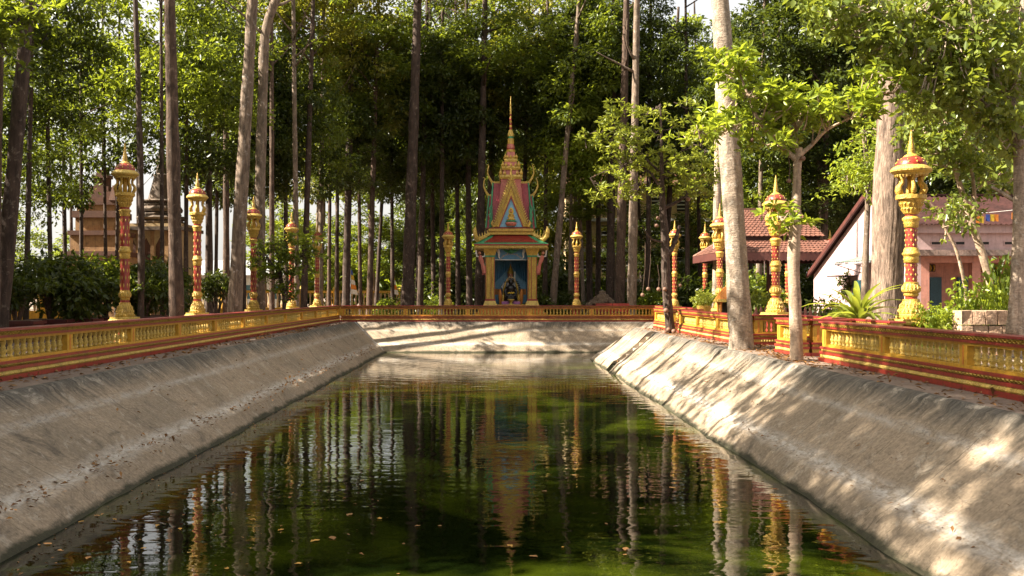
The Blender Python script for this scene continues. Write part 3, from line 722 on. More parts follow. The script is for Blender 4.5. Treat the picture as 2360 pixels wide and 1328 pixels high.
    b = MB(); b.lathe([(.42, 0), (.44, .16), (.3, .32), (.27, .55), (.31, .8), (.24, .95), (.1, 1.02), (.1, 1.08)], 12, (0, -.3, 1.25)); b.ball((0, -.33, 2.45), .16, 10, 8, 1.25)
    for sx in (-1, 1): b.tube([(sx * .27, -.3, 2.1), (sx * .38, -.4, 1.8), (sx * .3, -.55, 1.55), (sx * .1, -.6, 1.55)], [.09, .085, .07, .06], 8)
    o = b.build('body', 'black', st, True); rm = o.modifiers.new('remesh', 'REMESH'); rm.mode = 'VOXEL'; rm.voxel_size = .03; rm.use_smooth_shade = True
    MB().tube([(.27 * math.cos(a), -.16, 2.5 + .27 * math.sin(a)) for a in [R(-10 + 200 * k / 14) for k in range(15)]], .055, 6).build('halo', 'cream', st, True)
    for k in range(6): MB().ball((-.17 + .07 * k, -.66, 1.72 + .03 * (k % 2)), .055, 6, 5).build('garland_flower', 'flagyellow', st, True)
    for sx in (-1, 1):
        MB().tube([(sx * .45, -.1, 1.25), (sx * .47, -.1, 1.8), (sx * .4, -.12, 2.2), (sx * .33, -.12, 2.45)], [.11, .09, .07, .04], 7).build('throne_side', 'gold', st, True)
        MB().lathe([(.09, 0), (.05, .06), (.05, .2), (.09, .28), (.04, .5), (.02, .55)], 8, (sx * .52, -.75, 1.1)).build('candle_stand', 'gold', st, True)
        MB().box(sx * .13 if sx > 0 else -.6, .6 if sx > 0 else -.13, -.9, -.6, .985, 1.18).build('purple_cloth', 'purple', st)
        MB().tube([(sx * .66, -.5, 1.0), (sx * .7, -.5, 1.5), (sx * .72, -.45, 1.95)], [.1, .13, .08], 7).build('flower_vase', 'orange', st, True)
    MB().lathe([(.2, 0), (.1, .05), (.07, .12), (.12, .2), (.24, .3), (.22, .34)], 12, (0, -1.1, .985)).build('offering_bowl', 'gold_pale', st, True)
    # lower hipped roof
    e, zt = 2.4, 5.52; ze = 4.88; ti = 1.2
    def hip(y): return y
    rf = MB().box(-e + .06, e - .06, -e + .5, e - .5, 4.62, 4.8).build('eave_board', 'gold', t)
    MB().box(-e, e, -e + .44, e - .44, 4.8, ze).build('eave_line', 'red', rf)
    fr = MB()
    for k in range(44):
        x = -e + .1 + (2 * e - .2) * (k + .5) / 44
        for yy, s_ in ((-e + .47, 1), (e - .47, -1)):
            fr.add([(x - .05, yy, 4.72), (x + .05, yy, 4.72), (x, yy, 4.5), (x, yy - s_ * .03, 4.64)], [(0, 1, 3), (1, 2, 3), (2, 0, 3)])
    for k in range(34):
        y = -e + .55 + (2 * e - 1.1) * (k + .5) / 34
        for xx, s_ in ((-e + .03, 1), (e - .03, -1)):
            fr.add([(xx, y - .05, 4.72), (xx, y + .05, 4.72), (xx, y, 4.5), (xx - s_ * .03, y, 4.64)], [(0, 1, 3), (1, 2, 3), (2, 0, 3)])
    fr.build('fringe', 'gold_pale', rf)
    ey = e - .46; ty = 1.05
    core = MB().add([(-e, -ey, ze), (e, -ey, ze), (e, ey, ze), (-e, ey, ze), (-ti, -ty, zt), (ti, -ty, zt), (ti, ty, zt), (-ti, ty, zt)],
                    [(0, 1, 5, 4), (1, 2, 6, 5), (2, 3, 7, 6), (3, 0, 4, 7), (4, 5, 6, 7)])
    lr = core.build('lower_roof', 'green', t)
    tb = MB(); k1 = .80
    def P(x, y, z_): return (x, y, z_)
    def lerp(a, b, u): return tuple(i + (j - i) * u for i, j in zip(a, b))
    for (A, B, Cc, D) in (((-e, -ey, ze), (e, -ey, ze), (ti, -ty, zt), (-ti, -ty, zt)), ((e, -ey, ze), (e, ey, ze), (ti, ty, zt), (ti, -ty, zt)),
                          ((-e, ey, ze), (-e, -ey, ze), (-ti, -ty, zt), (-ti, ty, zt))):
        bl = lerp(lerp(A, B, .11), lerp(D, Cc, .04), .14); br_ = lerp(lerp(A, B, .89), lerp(D, Cc, .96), .14)
        tr = lerp(lerp(A, B, .89), lerp(D, Cc, .9), .96); tl = lerp(lerp(A, B, .11), lerp(D, Cc, .1), .96)
        tiles(tb, bl, br_, tr, tl, 7, 22, .028)
    tb.build('roof_tiles', 'red', lr)
    for sx in (-1, 1):                                # corner serpents
        for sy in (-1, 1):
            mb = MB().tube([(sx * 1.35, sy * 1.12, 5.62), (sx * 1.75, sy * 1.4, 5.34), (sx * 2.12, sy * 1.7, 5.16), (sx * 2.3, sy * 1.85, 5.4), (sx * 2.36, sy * 1.88, 5.75), (sx * 2.3, sy * 1.85, 6.0)], [.1, .12, .15, .15, .13, .02], 7)
            for k in range(5):
                x = 1.5 + k * .17; zz = 5.55 - k * .09
                mb.add([(sx * (x - .07), sy * (1.05 + (x - 1.2) * .8), zz), (sx * (x + .07), sy * (1.05 + (x - 1.2) * .8), zz), (sx * x + sx * .05, sy * (1.05 + (x - 1.2) * .8), zz + .3)], [(0, 1, 2)])
            mb.build('corner_serpent', 'gold_pale', t, True)
    # cornice and upper storey
    cn = MB().box(-1.42, 1.42, -1.25, 1.25, 5.52, 5.62).box(-1.36, 1.36, -1.2, 1.2, 5.62, 5.74).box(-1.46, 1.46, -1.3, 1.3, 5.74, 5.9).build('cornice', 'gold', t)
    MB().box(-1.30, 1.30, -1.15, 1.15, 5.9, 6.0).build('cornice_line', 'red', cn)
    MB().frustum(0, 0, 6.0, 9.2, .95, .62, .8, .62).build('tower_core', 'pink', t)
    def flat_wall(x0, x1, z0, z1, y0, y1, name, mat):
        return None
    for sx in (-1, 1):                                # two stepped side roofs, steep, tiled, with green edges
        for (xa, xb, zb, ztop, dep) in ((.55, 1.17, 6.0, 9.0, .62), (1.10, 1.43, 6.0, 8.15, .5)):
            core = MB(); x0, x1 = (xa, xb) if sx > 0 else (-xb, -xa)
            core.hexa([(x0, -dep, zb), (x1, -dep, zb), (x1, dep, zb), (x0, dep, zb), (x0, -.08, ztop), (x1, -.08, ztop), (x1, .08, ztop), (x0, .08, ztop)])
            fl = sx * .2; b0, b1 = (x0, x1 + fl) if sx > 0 else (x0 + fl, x1)
            core.v[:4] = [(b0, -dep, zb), (b1, -dep, zb), (b1, dep, zb), (b0, dep, zb)]
            sr = core.build('side_roof', 'magenta', t)
            tb = MB()
            for s_ in (-1, 1):
                bl, br_, tr, tl = ((b0, s_ * dep, zb), (b1, s_ * dep, zb), (x1, s_ * .08, ztop), (x0, s_ * .08, ztop))
                if s_ > 0: bl, br_, tr, tl = br_, bl, tl, tr
                tiles(tb, bl, br_, tr, tl, 15 if xa < 1 else 11, 5 if xa < 1 else 3, .035, scallop=True)
            tb.build('roof_tiles', 'magenta', sr)
            xe = x1 if sx > 0 else x0
            MB().tube([(xe + fl, -dep - .05, zb), (xe, -.12, ztop)], .055, 6).build('green_edge', 'green', sr)
            MB().box(min(x0, x1) - .03, max(x0, x1) + .03, -.1, .1, ztop - .03, ztop + .1).build('ridge', 'gold_pale', sr)
            h0 = ztop + .03
            horn = MB().tube([(xe - sx * .02, 0, h0 - .25), (xe + sx * .07, 0, h0 + .05), (xe + sx * .24, 0, h0 + .3), (xe + sx * .36, 0, h0 + .62), (xe + sx * .33, 0, h0 + .95), (xe + sx * .26, 0, h0 + 1.12), (xe + sx * .34, 0, h0 + 1.2), (xe + sx * .42, 0, h0 + 1.16)],
                             [.08, .09, .07, .05, .035, .025, .018, .008], 7)
            horn.build('horn_finial', 'gold_pale', sr, True)
        # painted lower corner with green and red leaves
        mb = MB()
        for k in range(6): mb.tube([(sx * 1.25, -.66, 6.0 + k * .12), (sx * (1.28 + .09 * (k % 2)), -.72, 6.25 + k * .2), (sx * 1.2, -.68, 6.45 + k * .25)], [.06, .09, .015], 5)
        mb.build('corner_leaf', 'green', t, True)
    # pediment: blue field, gold stepped bargeboards, seated figure in relief
    MB().slab([(-.82, -1.18, 6.02), (.82, -1.18, 6.02), (0, -1.18, 8.15)], (0, .2, 0)).build('pediment_field', 'skyblue', t)
    MB().slab([(-.8, -1.0, 6.02), (.8, -1.0, 6.02), (0, -1.0, 8.9)], (0, .9, 0)).build('gable_body', 'pink', t)
    for sx in (-1, 1):
        for (o0, o1, yy, mt, zl) in ((.74, .81, -1.25, 'red', 8.1), (.81, .96, -1.28, 'gold', 8.6), (.96, 1.13, -1.24, 'gold_pale', 9.3)):
            k0 = zl
            pl = [(sx * o0, yy, 6.02), (sx * o1, yy, 6.02), (0, yy, k0), (0, yy, k0 - (o1 - o0) * 3.4)]
            MB().slab(pl, (0, .14, 0)).build('bargeboard', mt, t)
        mb = MB()
        for k in range(22):                           # flame teeth along the edge
            u = k / 22; x = 1.13 * (1 - u); zz = 6.05 + (9.3 - 6.02) * u
            mb.add([(sx * x, -1.26, zz - .08), (sx * x, -1.26, zz + .1), (sx * (x + .14), -1.2, zz + .16), (sx * (x - .02), -1.34, zz + .02)], [(0, 3, 2), (3, 1, 2), (0, 1, 3)])
            for w, zt_ in ((.89, 8.4), (1.05, 9.0)):
                mb.ball((sx * w * (1 - u), -1.31, 6.1 + (zt_ - 6.02) * u), .045, 5, 4)
        mb.build('flame_teeth', 'gold_pale', t)
        MB().tube([(sx * .95, -1.25, 6.12), (sx * 1.15, -1.28, 6.05), (sx * 1.25, -1.3, 6.25), (sx * 1.18, -1.3, 6.45)], [.08, .1, .08, .02], 6).build('bargeboard_end', 'gold', t, True)
    MB().lathe([(.12, 0), (.09, .3), (.05, .7), (.01, 1.0)], 8, (0, -1.22, 9.05)).build('gable_finial', 'gold', t, True)
    sb = thing_part('relief_figure', t); sb.scale = (.7,) * 3; sb.location = (0, -1.24 * .3, 6.04 * .3)
    b = MB().lathe([(.4, 0), (.42, .1), (.2, .2), (.17, .4), (.22, .55), (.08, .66), (.08, .7)], 12, (0, -1.28, 6.62)); b.ball((0, -1.3, 7.44), .12, 10, 7, 1.2)
    for sx in (-1, 1): b.tube([(sx * .2, -1.28, 7.15), (sx * .28, -1.32, 6.92), (sx * .08, -1.4, 6.8)], [.07, .06, .05], 6)
    o = b.build('body', 'gold', sb, True); rm = o.modifiers.new('remesh', 'REMESH'); rm.mode = 'VOXEL'; rm.voxel_size = .025; rm.use_smooth_shade = True
    MB().ball((0, -1.33, 7.46), .11, 10, 7, 1.15).build('face', 'skin', sb, True)
    MB().ball((0, -1.31, 7.56), .095, 8, 6).build('hair', 'black', sb, True)
    MB().lathe([(.24, 0), (.23, .02)], 14, (0, 0, 0)).mesh('halo')
    MB().slab([(.24 * math.cos(R(a)), -1.24, 7.44 + .3 * math.sin(R(a)) + (.1 if a == 90 else 0)) for a in range(0, 360, 30)], (0, .05, 0)).build('halo', 'flagyellow', sb)
    MB().lathe([(.48, 0), (.5, .05), (.4, .14)], 14, (0, -1.24, 6.46)).build('green_seat', 'green', sb, True)
    MB().lathe([(.42, 0), (.46, .1), (.54, .2), (.5, .3), (.42, .36)], 16, (0, -1.22, 6.1)).build('lotus_seat', 'pink', sb, True)
    # stepped spire
    def zc(c): return 1.6 + (680 - (210 + c * .2033)) * m
    tiers = [(1040, 1010, .66, .66, 'pink'), (1010, 985, .72, .76, 'gold'), (985, 962, .76, .70, 'gold_pale'), (962, 905, .56, .50, 'pink'), (905, 880, .58, .62, 'gold'), (880, 862, .62, .52, 'gold_pale'),
             (862, 812, .45, .40, 'pink'), (812, 790, .42, .43, 'gold'), (790, 765, .43, .36, 'gold_pale'), (765, 695, .31, .25, 'pink'), (695, 668, .29, .29, 'gold'), (668, 650, .25, .24, 'red'),
             (650, 602, .25, .20, 'pink'), (602, 540, .22, .20, 'gold'), (540, 515, .18, .17, 'green'), (515, 440, .20, .11, 'gold_pale')]
    for (a, b_, r0, r1, mt) in tiers:
        sq = a > 760
        o = MB()
        if sq: o.frustum(0, 0, zc(a), zc(b_), r0, r1)
        else: o.lathe([(r0, zc(a)), (r0 * 1.02, zc(a) * .6 + zc(b_) * .4), (r1, zc(b_))], 16)
        o.build('spire_tier', mt, t, not sq)
    for (c_, r, n_, h) in ((962, .68, 4, .42), (865, .52, 4, .36), (768, .36, 4, .3)):
        mb = MB()
        for sx in (-1, 1):
            for sy in (-1, 1): mb.lathe([(.09, 0), (.12, h * .3), (.05, h * .6), (.01, h)], 6, (sx * r, sy * r, zc(c_)))
        for q in range(3):
            for s_ in (-1, 1):
                for (x, y) in ((r * (q - 1) * .6, s_ * r), (s_ * r, r * (q - 1) * .6)):
                    mb.lathe([(.09, 0), (.1, h * .2), (.01, h * .7)], 5, (x, y, zc(c_)))
        mb.build('spire_spikes', 'gold', t)
    rings = MB(); gold = MB()
    for k in range(7):
        c0 = 440 - k * 26; r = .10 - k * .0075
        (rings if k % 2 == 0 else gold).lathe([(r * .8, zc(c0)), (r, zc(c0 - 8)), (r, zc(c0 - 18)), (r * .8, zc(c0 - 27))], 10)
    rings.build('spire_ring', 'red', t, True); gold.build('spire_ring', 'gold', t, True)
    MB().lathe([(.06, zc(262)), (.055, zc(200)), (.04, zc(170)), (.055, zc(160)), (.03, zc(140)), (.008, zc(56))], 10).build('spire_tip', 'gold_pale', t, True)
    return t
def thing_part(name, parent):
    o = bpy.data.objects.new(name, None); C.objects.link(o); o.parent = parent; o.empty_display_size = .1; return o
shrine()

# ------------------------------------------------------------------ pink house on the right
def corrugated(mb, bl, br, tr, tl, n):
    bl, br, tr, tl = (Vector(p) for p in (bl, br, tr, tl)); nn = (br - bl).cross(tl - bl).normalized()
    V = []
    for k in range(2 * n + 1):
        u = k / (2 * n); off = nn * (.05 if k % 2 else 0.0)
        V += [bl.lerp(br, u) + off, tl.lerp(tr, u) + off]
    mb.add(V, [(2 * k, 2 * k + 2, 2 * k + 3, 2 * k + 1) for k in range(2 * n)]); return mb
def house():
    HX, Y0, Y1, YR = 16.2, 38.0, 50.0, 42.6; X2 = 30.0
    zE, zR, zB = 4.3, 5.75, 2.6
    t = thing('house', 'pale pink house with a dark red corrugated roof on the right', 'house', (HX, Y0, 0))
    L = X2 - HX; yr = YR - Y0; yb = Y1 - Y0
    gw = MB().slab([(0, 0, 0), (0, 0, zE), (0, yr, zR), (0, yb, zB), (0, yb, 0)], (.2, 0, 0)).build('gable_wall', 'housepink', t)
    # vent grid: a frame with real holes
    vg = MB(); vy, vz = 3.25, 4.12
    MB().box(-.012, .0, vy - .34, vy + .34, vz - .16, vz + .16).build('vent_back', 'dark', gw)
    for k in range(5): vg.box(-.05, -.012, vy - .36 + .17 * k, vy - .32 + .17 * k, vz - .2, vz + .2)
    for k in range(3): vg.box(-.052, -.012, vy - .36, vy + .36, vz - .2 + .18 * k, vz - .16 + .18 * k)
    vg.build('vent_grid', 'housepink', gw)
    # side door with teal shutter and awnings on the gable side
    dr = MB().box(-.06, .0, 5.5, 6.5, .0, 2.25).build('side_door', 'shutter', t)
    for k in range(9): MB().box(-.09, -.06, 5.58, 6.42, .3 + k * .2, .42 + k * .2).build('louvre', 'shutter', dr)
    aw = MB(); corrugated(aw, (-1.3, 5.2, 2.95), (-1.3, 1.2, 2.95), (0, 1.2, 3.25), (0, 5.2, 3.25), 16); ao = aw.build('awning', 'awning', t)
    mb = MB().box(-1.3, -1.24, 1.2, 5.2, 2.88, 2.94)
    for y in (1.25, 3.2, 5.15): mb.tube([(-1.25, y, 2.9), (0, y, 2.5)], .02, 5)
    mb.build('awning_frame', 'grey', ao)
    aw = MB().box(-.9, 0, 6.0, 7.4, 2.42, 2.47).build('small_canopy', 'dark', t)
    # hanging pot plant on the gable wall
    # front
    MB().box(.2, L, 0, .2, 3.30, 3.95).build('upper_wall', 'housepink', t)
    fs = MB().box(-.05, L, -.16, .0, 3.95, 4.28).build('fascia', 'housepink', t)
    for k in range(8):
        x = .75 + k * .93
        s_ = MB().box(x - .19, x + .19, -.03, .0, 3.48, 3.66).build('vent_slot', 'housepink', t)
        MB().box(x - .16, x + .16, -.034, -.03, 3.52, 3.62).build('slot_shade', 'dark', s_)  # dark plate on the slot face, painted as the shade inside
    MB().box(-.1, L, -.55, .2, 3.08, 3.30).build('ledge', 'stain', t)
    MB().box(.2, L, .02, .2, 2.83, 3.08).build('porch_beam', 'porchpink', t)
    MB().box(.2, L, 1.5, 1.7, 0, 3.08).build('porch_wall', 'porchpink', t)
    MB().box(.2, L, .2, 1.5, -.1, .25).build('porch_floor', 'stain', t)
    for x in (.0, 1.95, 4.6, 7.4): MB().box(x + .2, x + .52, 0, .3, 0, 2.83).build('porch_post', 'porchpink', t)
    # vents, door, shutters in the porch wall
    for x in (.55, 3.0):
        v = MB().box(x, x + .85, 1.46, 1.5, 2.52, 2.80).build('porch_vent', 'dark', t)
        for k in range(6): MB().tube([(x + .07 + .14 * k, 1.45, 2.54), (x + .1 + .14 * k, 1.43, 2.66), (x + .07 + .14 * k, 1.45, 2.78)], .03, 5).build('vent_bar', 'yellow', v, True)
    d = MB().box(.4, 1.05, 1.44, 1.5, .25, 2.3).build('front_door', 'woodred', t)
    MB().box(.47, .98, 1.42, 1.44, .4, 2.2).build('door_panel', 'tan', d)
    for x in (1.12, 2.25):
        sh = MB().box(x, x + .5, 1.40, 1.48, .9, 2.3).build('shutter', 'shutter', t)
        for k in range(12): MB().box(x + .05, x + .45, 1.37, 1.40, .98 + k * .105, 1.05 + k * .105).build('louvre', 'shutter', sh)
    # roof
    rm = MB(); corrugated(rm, (-.25, -.35, zE - .06), (L, -.35, zE - .06), (L, yr, zR + .06), (-.25, yr, zR + .06), 70)
    corrugated(rm, (L, yb + .3, zB - .05), (-.25, yb + .3, zB - .05), (-.25, yr, zR + .06), (L, yr, zR + .06), 70)
    ro = rm.build('roof', 'corrugated', t)
    MB().box(-.27, L, yr - .22, yr + .22, zR + .07, zR + .14).build('ridge_cap', 'corrugated', ro)
    for (a, b_) in (((-.28, -.35, zE - .14), (-.28, yr, zR - .02)), ((-.28, yr, zR - .02), (-.28, yb + .3, zB - .14))):
        MB().slab([a, b_, (b_[0], b_[1], b_[2] + .2), (a[0], a[1], a[2] + .2)], (.09, 0, 0)).build('verge_board', 'woodred', ro)
    return t
house()
# bunting flags strung in front of the house
bt = thing('bunting', 'string of small yellow and orange flags strung in front of the house roof', 'bunting', (X_at(2240, 33), 33, 0))
mbp = [at(2238, 492, 33), at(2280, 490, 33), at(2330, 485, 33), at(2365, 478, 33)]
o_ = Vector((X_at(2240, 33), 33, 0))
MB().tube([p - o_ for p in mbp], .008, 4).build('cord', 'white', bt)
for px, py, cs in ((2248, 498, ('flagorange', 'flagyellow')), (2272, 494, ('flagblue', 'flagyellow', 'flagorange')), (2332, 490, ('flagorange', 'white')), (2352, 488, ('flagyellow', 'flagorange'))):
    p = at(px, py, 33) - o_
    for k, c in enumerate(cs): MB().slab([(p.x + k * .14, 0, p.z), (p.x + .14 + k * .14, 0, p.z - .01), (p.x + .15 + k * .14, .02, p.z - .24), (p.x + .01 + k * .14, .03, p.z - .22)], (0, .006, 0)).build('flag', c, bt)

# ------------------------------------------------------------------ tiled pavilion
def pavilion():
    Y0 = 43.0; t = thing('pavilion', 'open pavilion with a two tier clay tile roof on dark posts', 'pavilion', (X_at(1768, 53), 53, 0)); t.scale = (1.152,) * 3
    rng = random.Random(3); hw, hd = 2.85, 2.6
    zE, zM, zB2, zT = 3.25, 3.85, 4.0, 5.3
    for x in (-1.9, 0.6, 1.9):
        for y in (-1.8, 1.8): MB().box(x - .11, x + .11, y - .11, y + .11, 0, 3.3).build('post', 'woodred', t)
    lo = MB(); qx, qy = 1.95, 1.6
    A = [(-hw, -hd, zE), (hw, -hd, zE), (hw, hd, zE), (-hw, hd, zE)]; B = [(-qx, -qy, zM), (qx, -qy, zM), (qx, qy, zM), (-qx, qy, zM)]
    lo.add(A + B, [(0, 1, 5, 4), (1, 2, 6, 5), (2, 3, 7, 6), (3, 0, 4, 7), (3, 2, 1, 0)]); lr = lo.build('lower_roof', 'woodred', t)
    tb = MB()
    for k in range(4): tiles(tb, A[k], A[(k + 1) % 4], B[(k + 1) % 4], B[k], 6, 28, .035, .012, rng, True)
    tb.build('roof_tiles', 'rooftile', lr)
    for k in range(4): MB().tube([A[k], B[k]], .07, 6).build('hip_ridge', 'rooftile', lr)
    MB().box(-qx + .1, qx - .1, -qy + .1, qy - .1, zM - .25, zB2 + .15).build('drum', 'woodred', t)
    A = [(-qx - .12, -qy - .15, zB2), (qx + .12, -qy - .15, zB2), (qx + .12, qy + .15, zB2), (-qx - .12, qy + .15, zB2)]; B = [(-1.35, -.05, zT), (1.35, -.05, zT), (1.35, .05, zT), (-1.35, .05, zT)]
    up = MB().add(A + B, [(0, 1, 5, 4), (1, 2, 6, 5), (2, 3, 7, 6), (3, 0, 4, 7), (3, 2, 1, 0)]); ur = up.build('upper_roof', 'woodred', t)
    tb = MB()
    for k in (0, 2): tiles(tb, A[k], A[(k + 1) % 4], B[(k + 1) % 4], B[k], 12, 20, .035, .012, rng, True)
    for k in (1, 3): tiles(tb, A[k], A[(k + 1) % 4], B[(k + 1) % 4], B[k], 12, 14, .035, .012, rng, True)
    tb.build('roof_tiles', 'rooftile', ur)
    for k in range(9): MB().box(-1.4 + k * .312, -1.4 + k * .312 + .3, -.09, .09, zT - .03 + .004 * (k % 2), zT + .07 + .008 * (k % 3)).build('ridge_tile', 'rooftile', ur)
    fb = MB()
    for s_ in (-1, 1): fb.box(-hw, hw, s_ * (hd + .02) - .03, s_ * (hd + .02) + .03, zE - .33, zE - .01); fb.box(s_ * (hw + .02) - .03, s_ * (hw + .02) + .03, -hd, hd, zE - .33, zE - .01)
    for k in range(30):
        x = -hw + 2 * hw * (k + .5) / 30
        fb.slab([(x - .09, -hd - .05, zE - .33), (x + .09, -hd - .05, zE - .33), (x, -hd - .05, zE - .40)], (0, .05, 0))
    fb.build('fascia', 'woodred', t)
    for k, x in enumerate((-.7, -.45, .35)): MB().box(x - .02, x + .02, -2.1, -2.06, 2.3, 2.95).build('hanging_ribbon', 'white', t)
    return t
pavilion()
# dark red picket fence between pavilion and house
pk = thing('picket_fence', 'low dark red picket fence between the pavilion and the pink house', 'fence', (X_at(1740, 40.5), 40.5, 0))
for k in range(22): MB().slab([(k * .2, 0, .1), (k * .2 + .1, 0, .1), (k * .2 + .1, 0, 1.0), (k * .2 + .05, 0, 1.12), (k * .2, 0, 1.0)], (0, .04, 0)).build('picket', 'woodred', pk)
for z_ in (.35, .8): MB().box(-.05, 4.4, .042, .08, z_, z_ + .08).build('rail', 'woodred', pk)

# ------------------------------------------------------------------ small shrine beside the broad trunk
sp = thing('spirit_house', 'little orange spirit house half hidden behind the broad pale trunk', 'spirit house', (X_at(1676, 44), 44, 0))
MB().box(-.55, .55, -.5, .5, 0, .5).build('pedestal', 'laterite', sp)
MB().box(-.48, .48, -.42, .42, .5, .62).build('platform', 'gold_pale', sp)
for sx in (-1, 1):
    for sy in (-1, 1): MB().lathe([(.07, 0), (.05, .05), (.05, .6), (.08, .68)], 8, (sx * .34, sy * .28, .62)).build('post', 'orange', sp)
MB().box(-.28, .28, .1, .28, .62, 1.28).build('back_wall', 'dark', sp)
MB().frustum(0, 0, 1.3, 1.42, .52, .5, .46, .44).build('eave', 'gold_pale', sp)
MB().frustum(0, 0, 1.42, 1.95, .48, .12, .42, .1).build('roof', 'orange', sp)
MB().lathe([(.12, 0), (.06, .12), (.08, .2), (.02, .55)], 8, (0, 0, 1.94)).build('finial', 'gold', sp)

# ------------------------------------------------------------------ towers and wall behind the left bank
def stepped_tower():
    t = thing('stepped_tower', 'orange stepped temple tower with brick cornices behind the left trunks', 'tower', (X_at(236, 56), 56, 0)); k = 56 / FPX
    def z(y): return Z_at(y, 56)
    rows = [(700, 592, 64, 'tan'), (592, 582, 68, 'brick'), (582, 545, 52, 'tan'), (545, 535, 57, 'brick'), (535, 505, 44, 'tan'), (505, 490, 50, 'brick'), (490, 476, 42, 'tan'), (476, 466, 46, 'brick'), (466, 445, 33, 'brick'),
            (445, 432, 22, 'brick'), (432, 412, 15, 'brick'), (412, 404, 18, 'brick'), (404, 392, 10, 'brick')]
    for y0, y1, w, mt in rows:
        z0 = 0 if y0 == 700 else z(y0)
        MB().box(-w * k, w * k, -w * k, w * k, z0, z(y1)).build('tier', mt, t)
    for sx in (-1, 1):
        for sy in (-1, 1): MB().frustum(sx * 40 * k, sy * 40 * k, z(466), z(432), .18, .03).build('corner_spike', 'brick', t)
    return t
stepped_tower()
def stupa():
    t = thing('stupa', 'weathered grey stupa on a cream building behind the straight brown trunk', 'stupa', (X_at(372, 60), 60, 0)); k = 60 / FPX
    def z(y): return Z_at(y, 60)
    w = 66 * k
    MB().box(-w, w, -w, w, 0, z(535)).build('building', 'cream', t)
    for x in (-60, -28, 2, 34, 60): MB().box((x - 4) * k, (x + 4) * k, -w - .08, -w, 0, z(537)).build('pilaster', 'tan', t)
    for x in (-44, -12, 18, 48):
        n_ = MB().slab([((x - 9) * k, -w - .02, z(640)), ((x + 9) * k, -w - .02, z(640)), ((x + 9) * k, -w - .02, z(570)), (x * k, -w - .02, z(552)), ((x - 9) * k, -w - .02, z(570))], (0, .05, 0)).build('arched_niche', 'brick', t)
        for q in range(3): MB().box((x - 6 + q * 5) * k, (x - 5 + q * 5) * k, -w - .05, -w - .022, z(638), z(585)).build('niche_bar', 'woodred', n_)
    MB().box(-w - .25, w + .25, -w - .25, w + .25, z(535), z(527)).build('cornice', 'stone', t)
    MB().box(-w - .1, w + .1, -w - .1, w + .1, z(527), z(520)).build('cornice', 'cream', t)
    y = 520
    for q, (y1, r) in enumerate(((508, 50), (500, 54), (490, 44), (478, 47), (468, 38), (462, 42))):
        MB().lathe([(r * k, z(y)), (r * k * 1.05, z((y + y1) / 2)), (r * k * .97, z(y1))], 12).build('stepped_base', 'stone', t); y = y1
    MB().lathe([(30 * k, z(462)), (27 * k, z(450)), (17 * k, z(410)), (19 * k, z(404)), (12 * k, z(400)), (11 * k, z(380)), (16 * k, z(374)), (10 * k, z(366)), (6 * k, z(350)), (1.5 * k, z(325))], 14).build('bell', 'stone', t, True)
stupa()
def yellow_fence(label, p0, p1, n):
    p0, p1 = Vector(p0), Vector(p1); d = p1 - p0; L = d.length
    t = thing('yellow_fence', label, 'fence', (p0.x, p0.y, 0), math.atan2(d.y, d.x), 'far yellow boundary fence')
    MB().box(0, L, -.12, .12, 0, .6).build('wall', 'yellow', t); MB().box(0, L, -.1, .1, 1.75, 1.95).build('rail', 'yellow', t)
    for k in range(n + 1):
        x = L * k / n; p = MB().box(x - .2, x + .2, -.2, .2, 0, 2.1).build('post', 'yellow', t)
        MB().frustum(x, 0, 2.1, 2.4, .25, .04).build('post_cap', 'gold_pale', p)
    for k in range(n):
        for q in range(7):
            x = L * k / n + .2 + (L / n - .4) * (q + .5) / 7
            MB().lathe([(.06, 0), (.11, .25), (.06, .5), (.05, .8), (.1, 1.0), (.06, 1.15)], 6, (x, 0, .6)).build('baluster', 'cream', t)
yellow_fence('yellow boundary fence seen between trunks left of the shrine', (-15.5, 82), (-2, 84), 5)
yellow_fence('yellow boundary fence behind the potted shrubs at the far left', (-33, 58), (-16, 81.5), 8)
# low pale hall beyond the fence
hl = thing('hall', 'low pale hall with a grey roof glimpsed far behind the left trunks', 'building', (-29, 104, 0))
MB().box(-9, 9, -3, 3, 0, 3.6).build('wall', 'palewall', hl); MB().hexa([(-9.5, -3.6, 3.6), (9.5, -3.6, 3.6), (9.5, 3.6, 3.6), (-9.5, 3.6, 3.6), (-9.5, -.1, 5.2), (9.5, -.1, 5.2), (9.5, .1, 5.2), (-9.5, .1, 5.2)]).build('roof', 'grey', hl)
for k in range(6): MB().box(-8 + k * 3, -6.8 + k * 3, -3.03, -3, 1.2, 2.6).build('window', 'shutter', hl)
# yellow building in the wood to the right of the shrine
yb = thing('yellow_building', 'tall yellow building with dark windows hidden in the wood right of the shrine', 'building', (13.5, 99, 0))
MB().box(-6, 10, 0, 6, 0, 12.5).build('wall', 'cream', yb)
for r_ in range(4):
    MB().box(-6.2, 10.2, -.25, -.004, 2.9 + r_ * 3.0, 3.2 + r_ * 3.0).build('floor_band', 'palewall', yb)
    for k in range(6):
        w_ = MB().box(-5 + k * 2.5, -3.6 + k * 2.5, -.06, -.004, .9 + r_ * 3.0, 2.5 + r_ * 3.0).build('window', 'dark', yb)
        for q in range(4): MB().box(-5 + k * 2.5, -3.6 + k * 2.5, -.1, -.062, 1.1 + q * .38 + r_ * 3, 1.2 + q * .38 + r_ * 3).build('louvre', 'palewall', w_)
MB().hexa([(-6.6, -.8, 12.5), (10.6, -.8, 12.5), (10.6, 6.6, 12.5), (-6.6, 6.6, 12.5), (-5, 2.8, 14.6), (9, 2.8, 14.6), (9, 3, 14.6), (-5, 3, 14.6)]).build('roof', 'rooftile', yb)
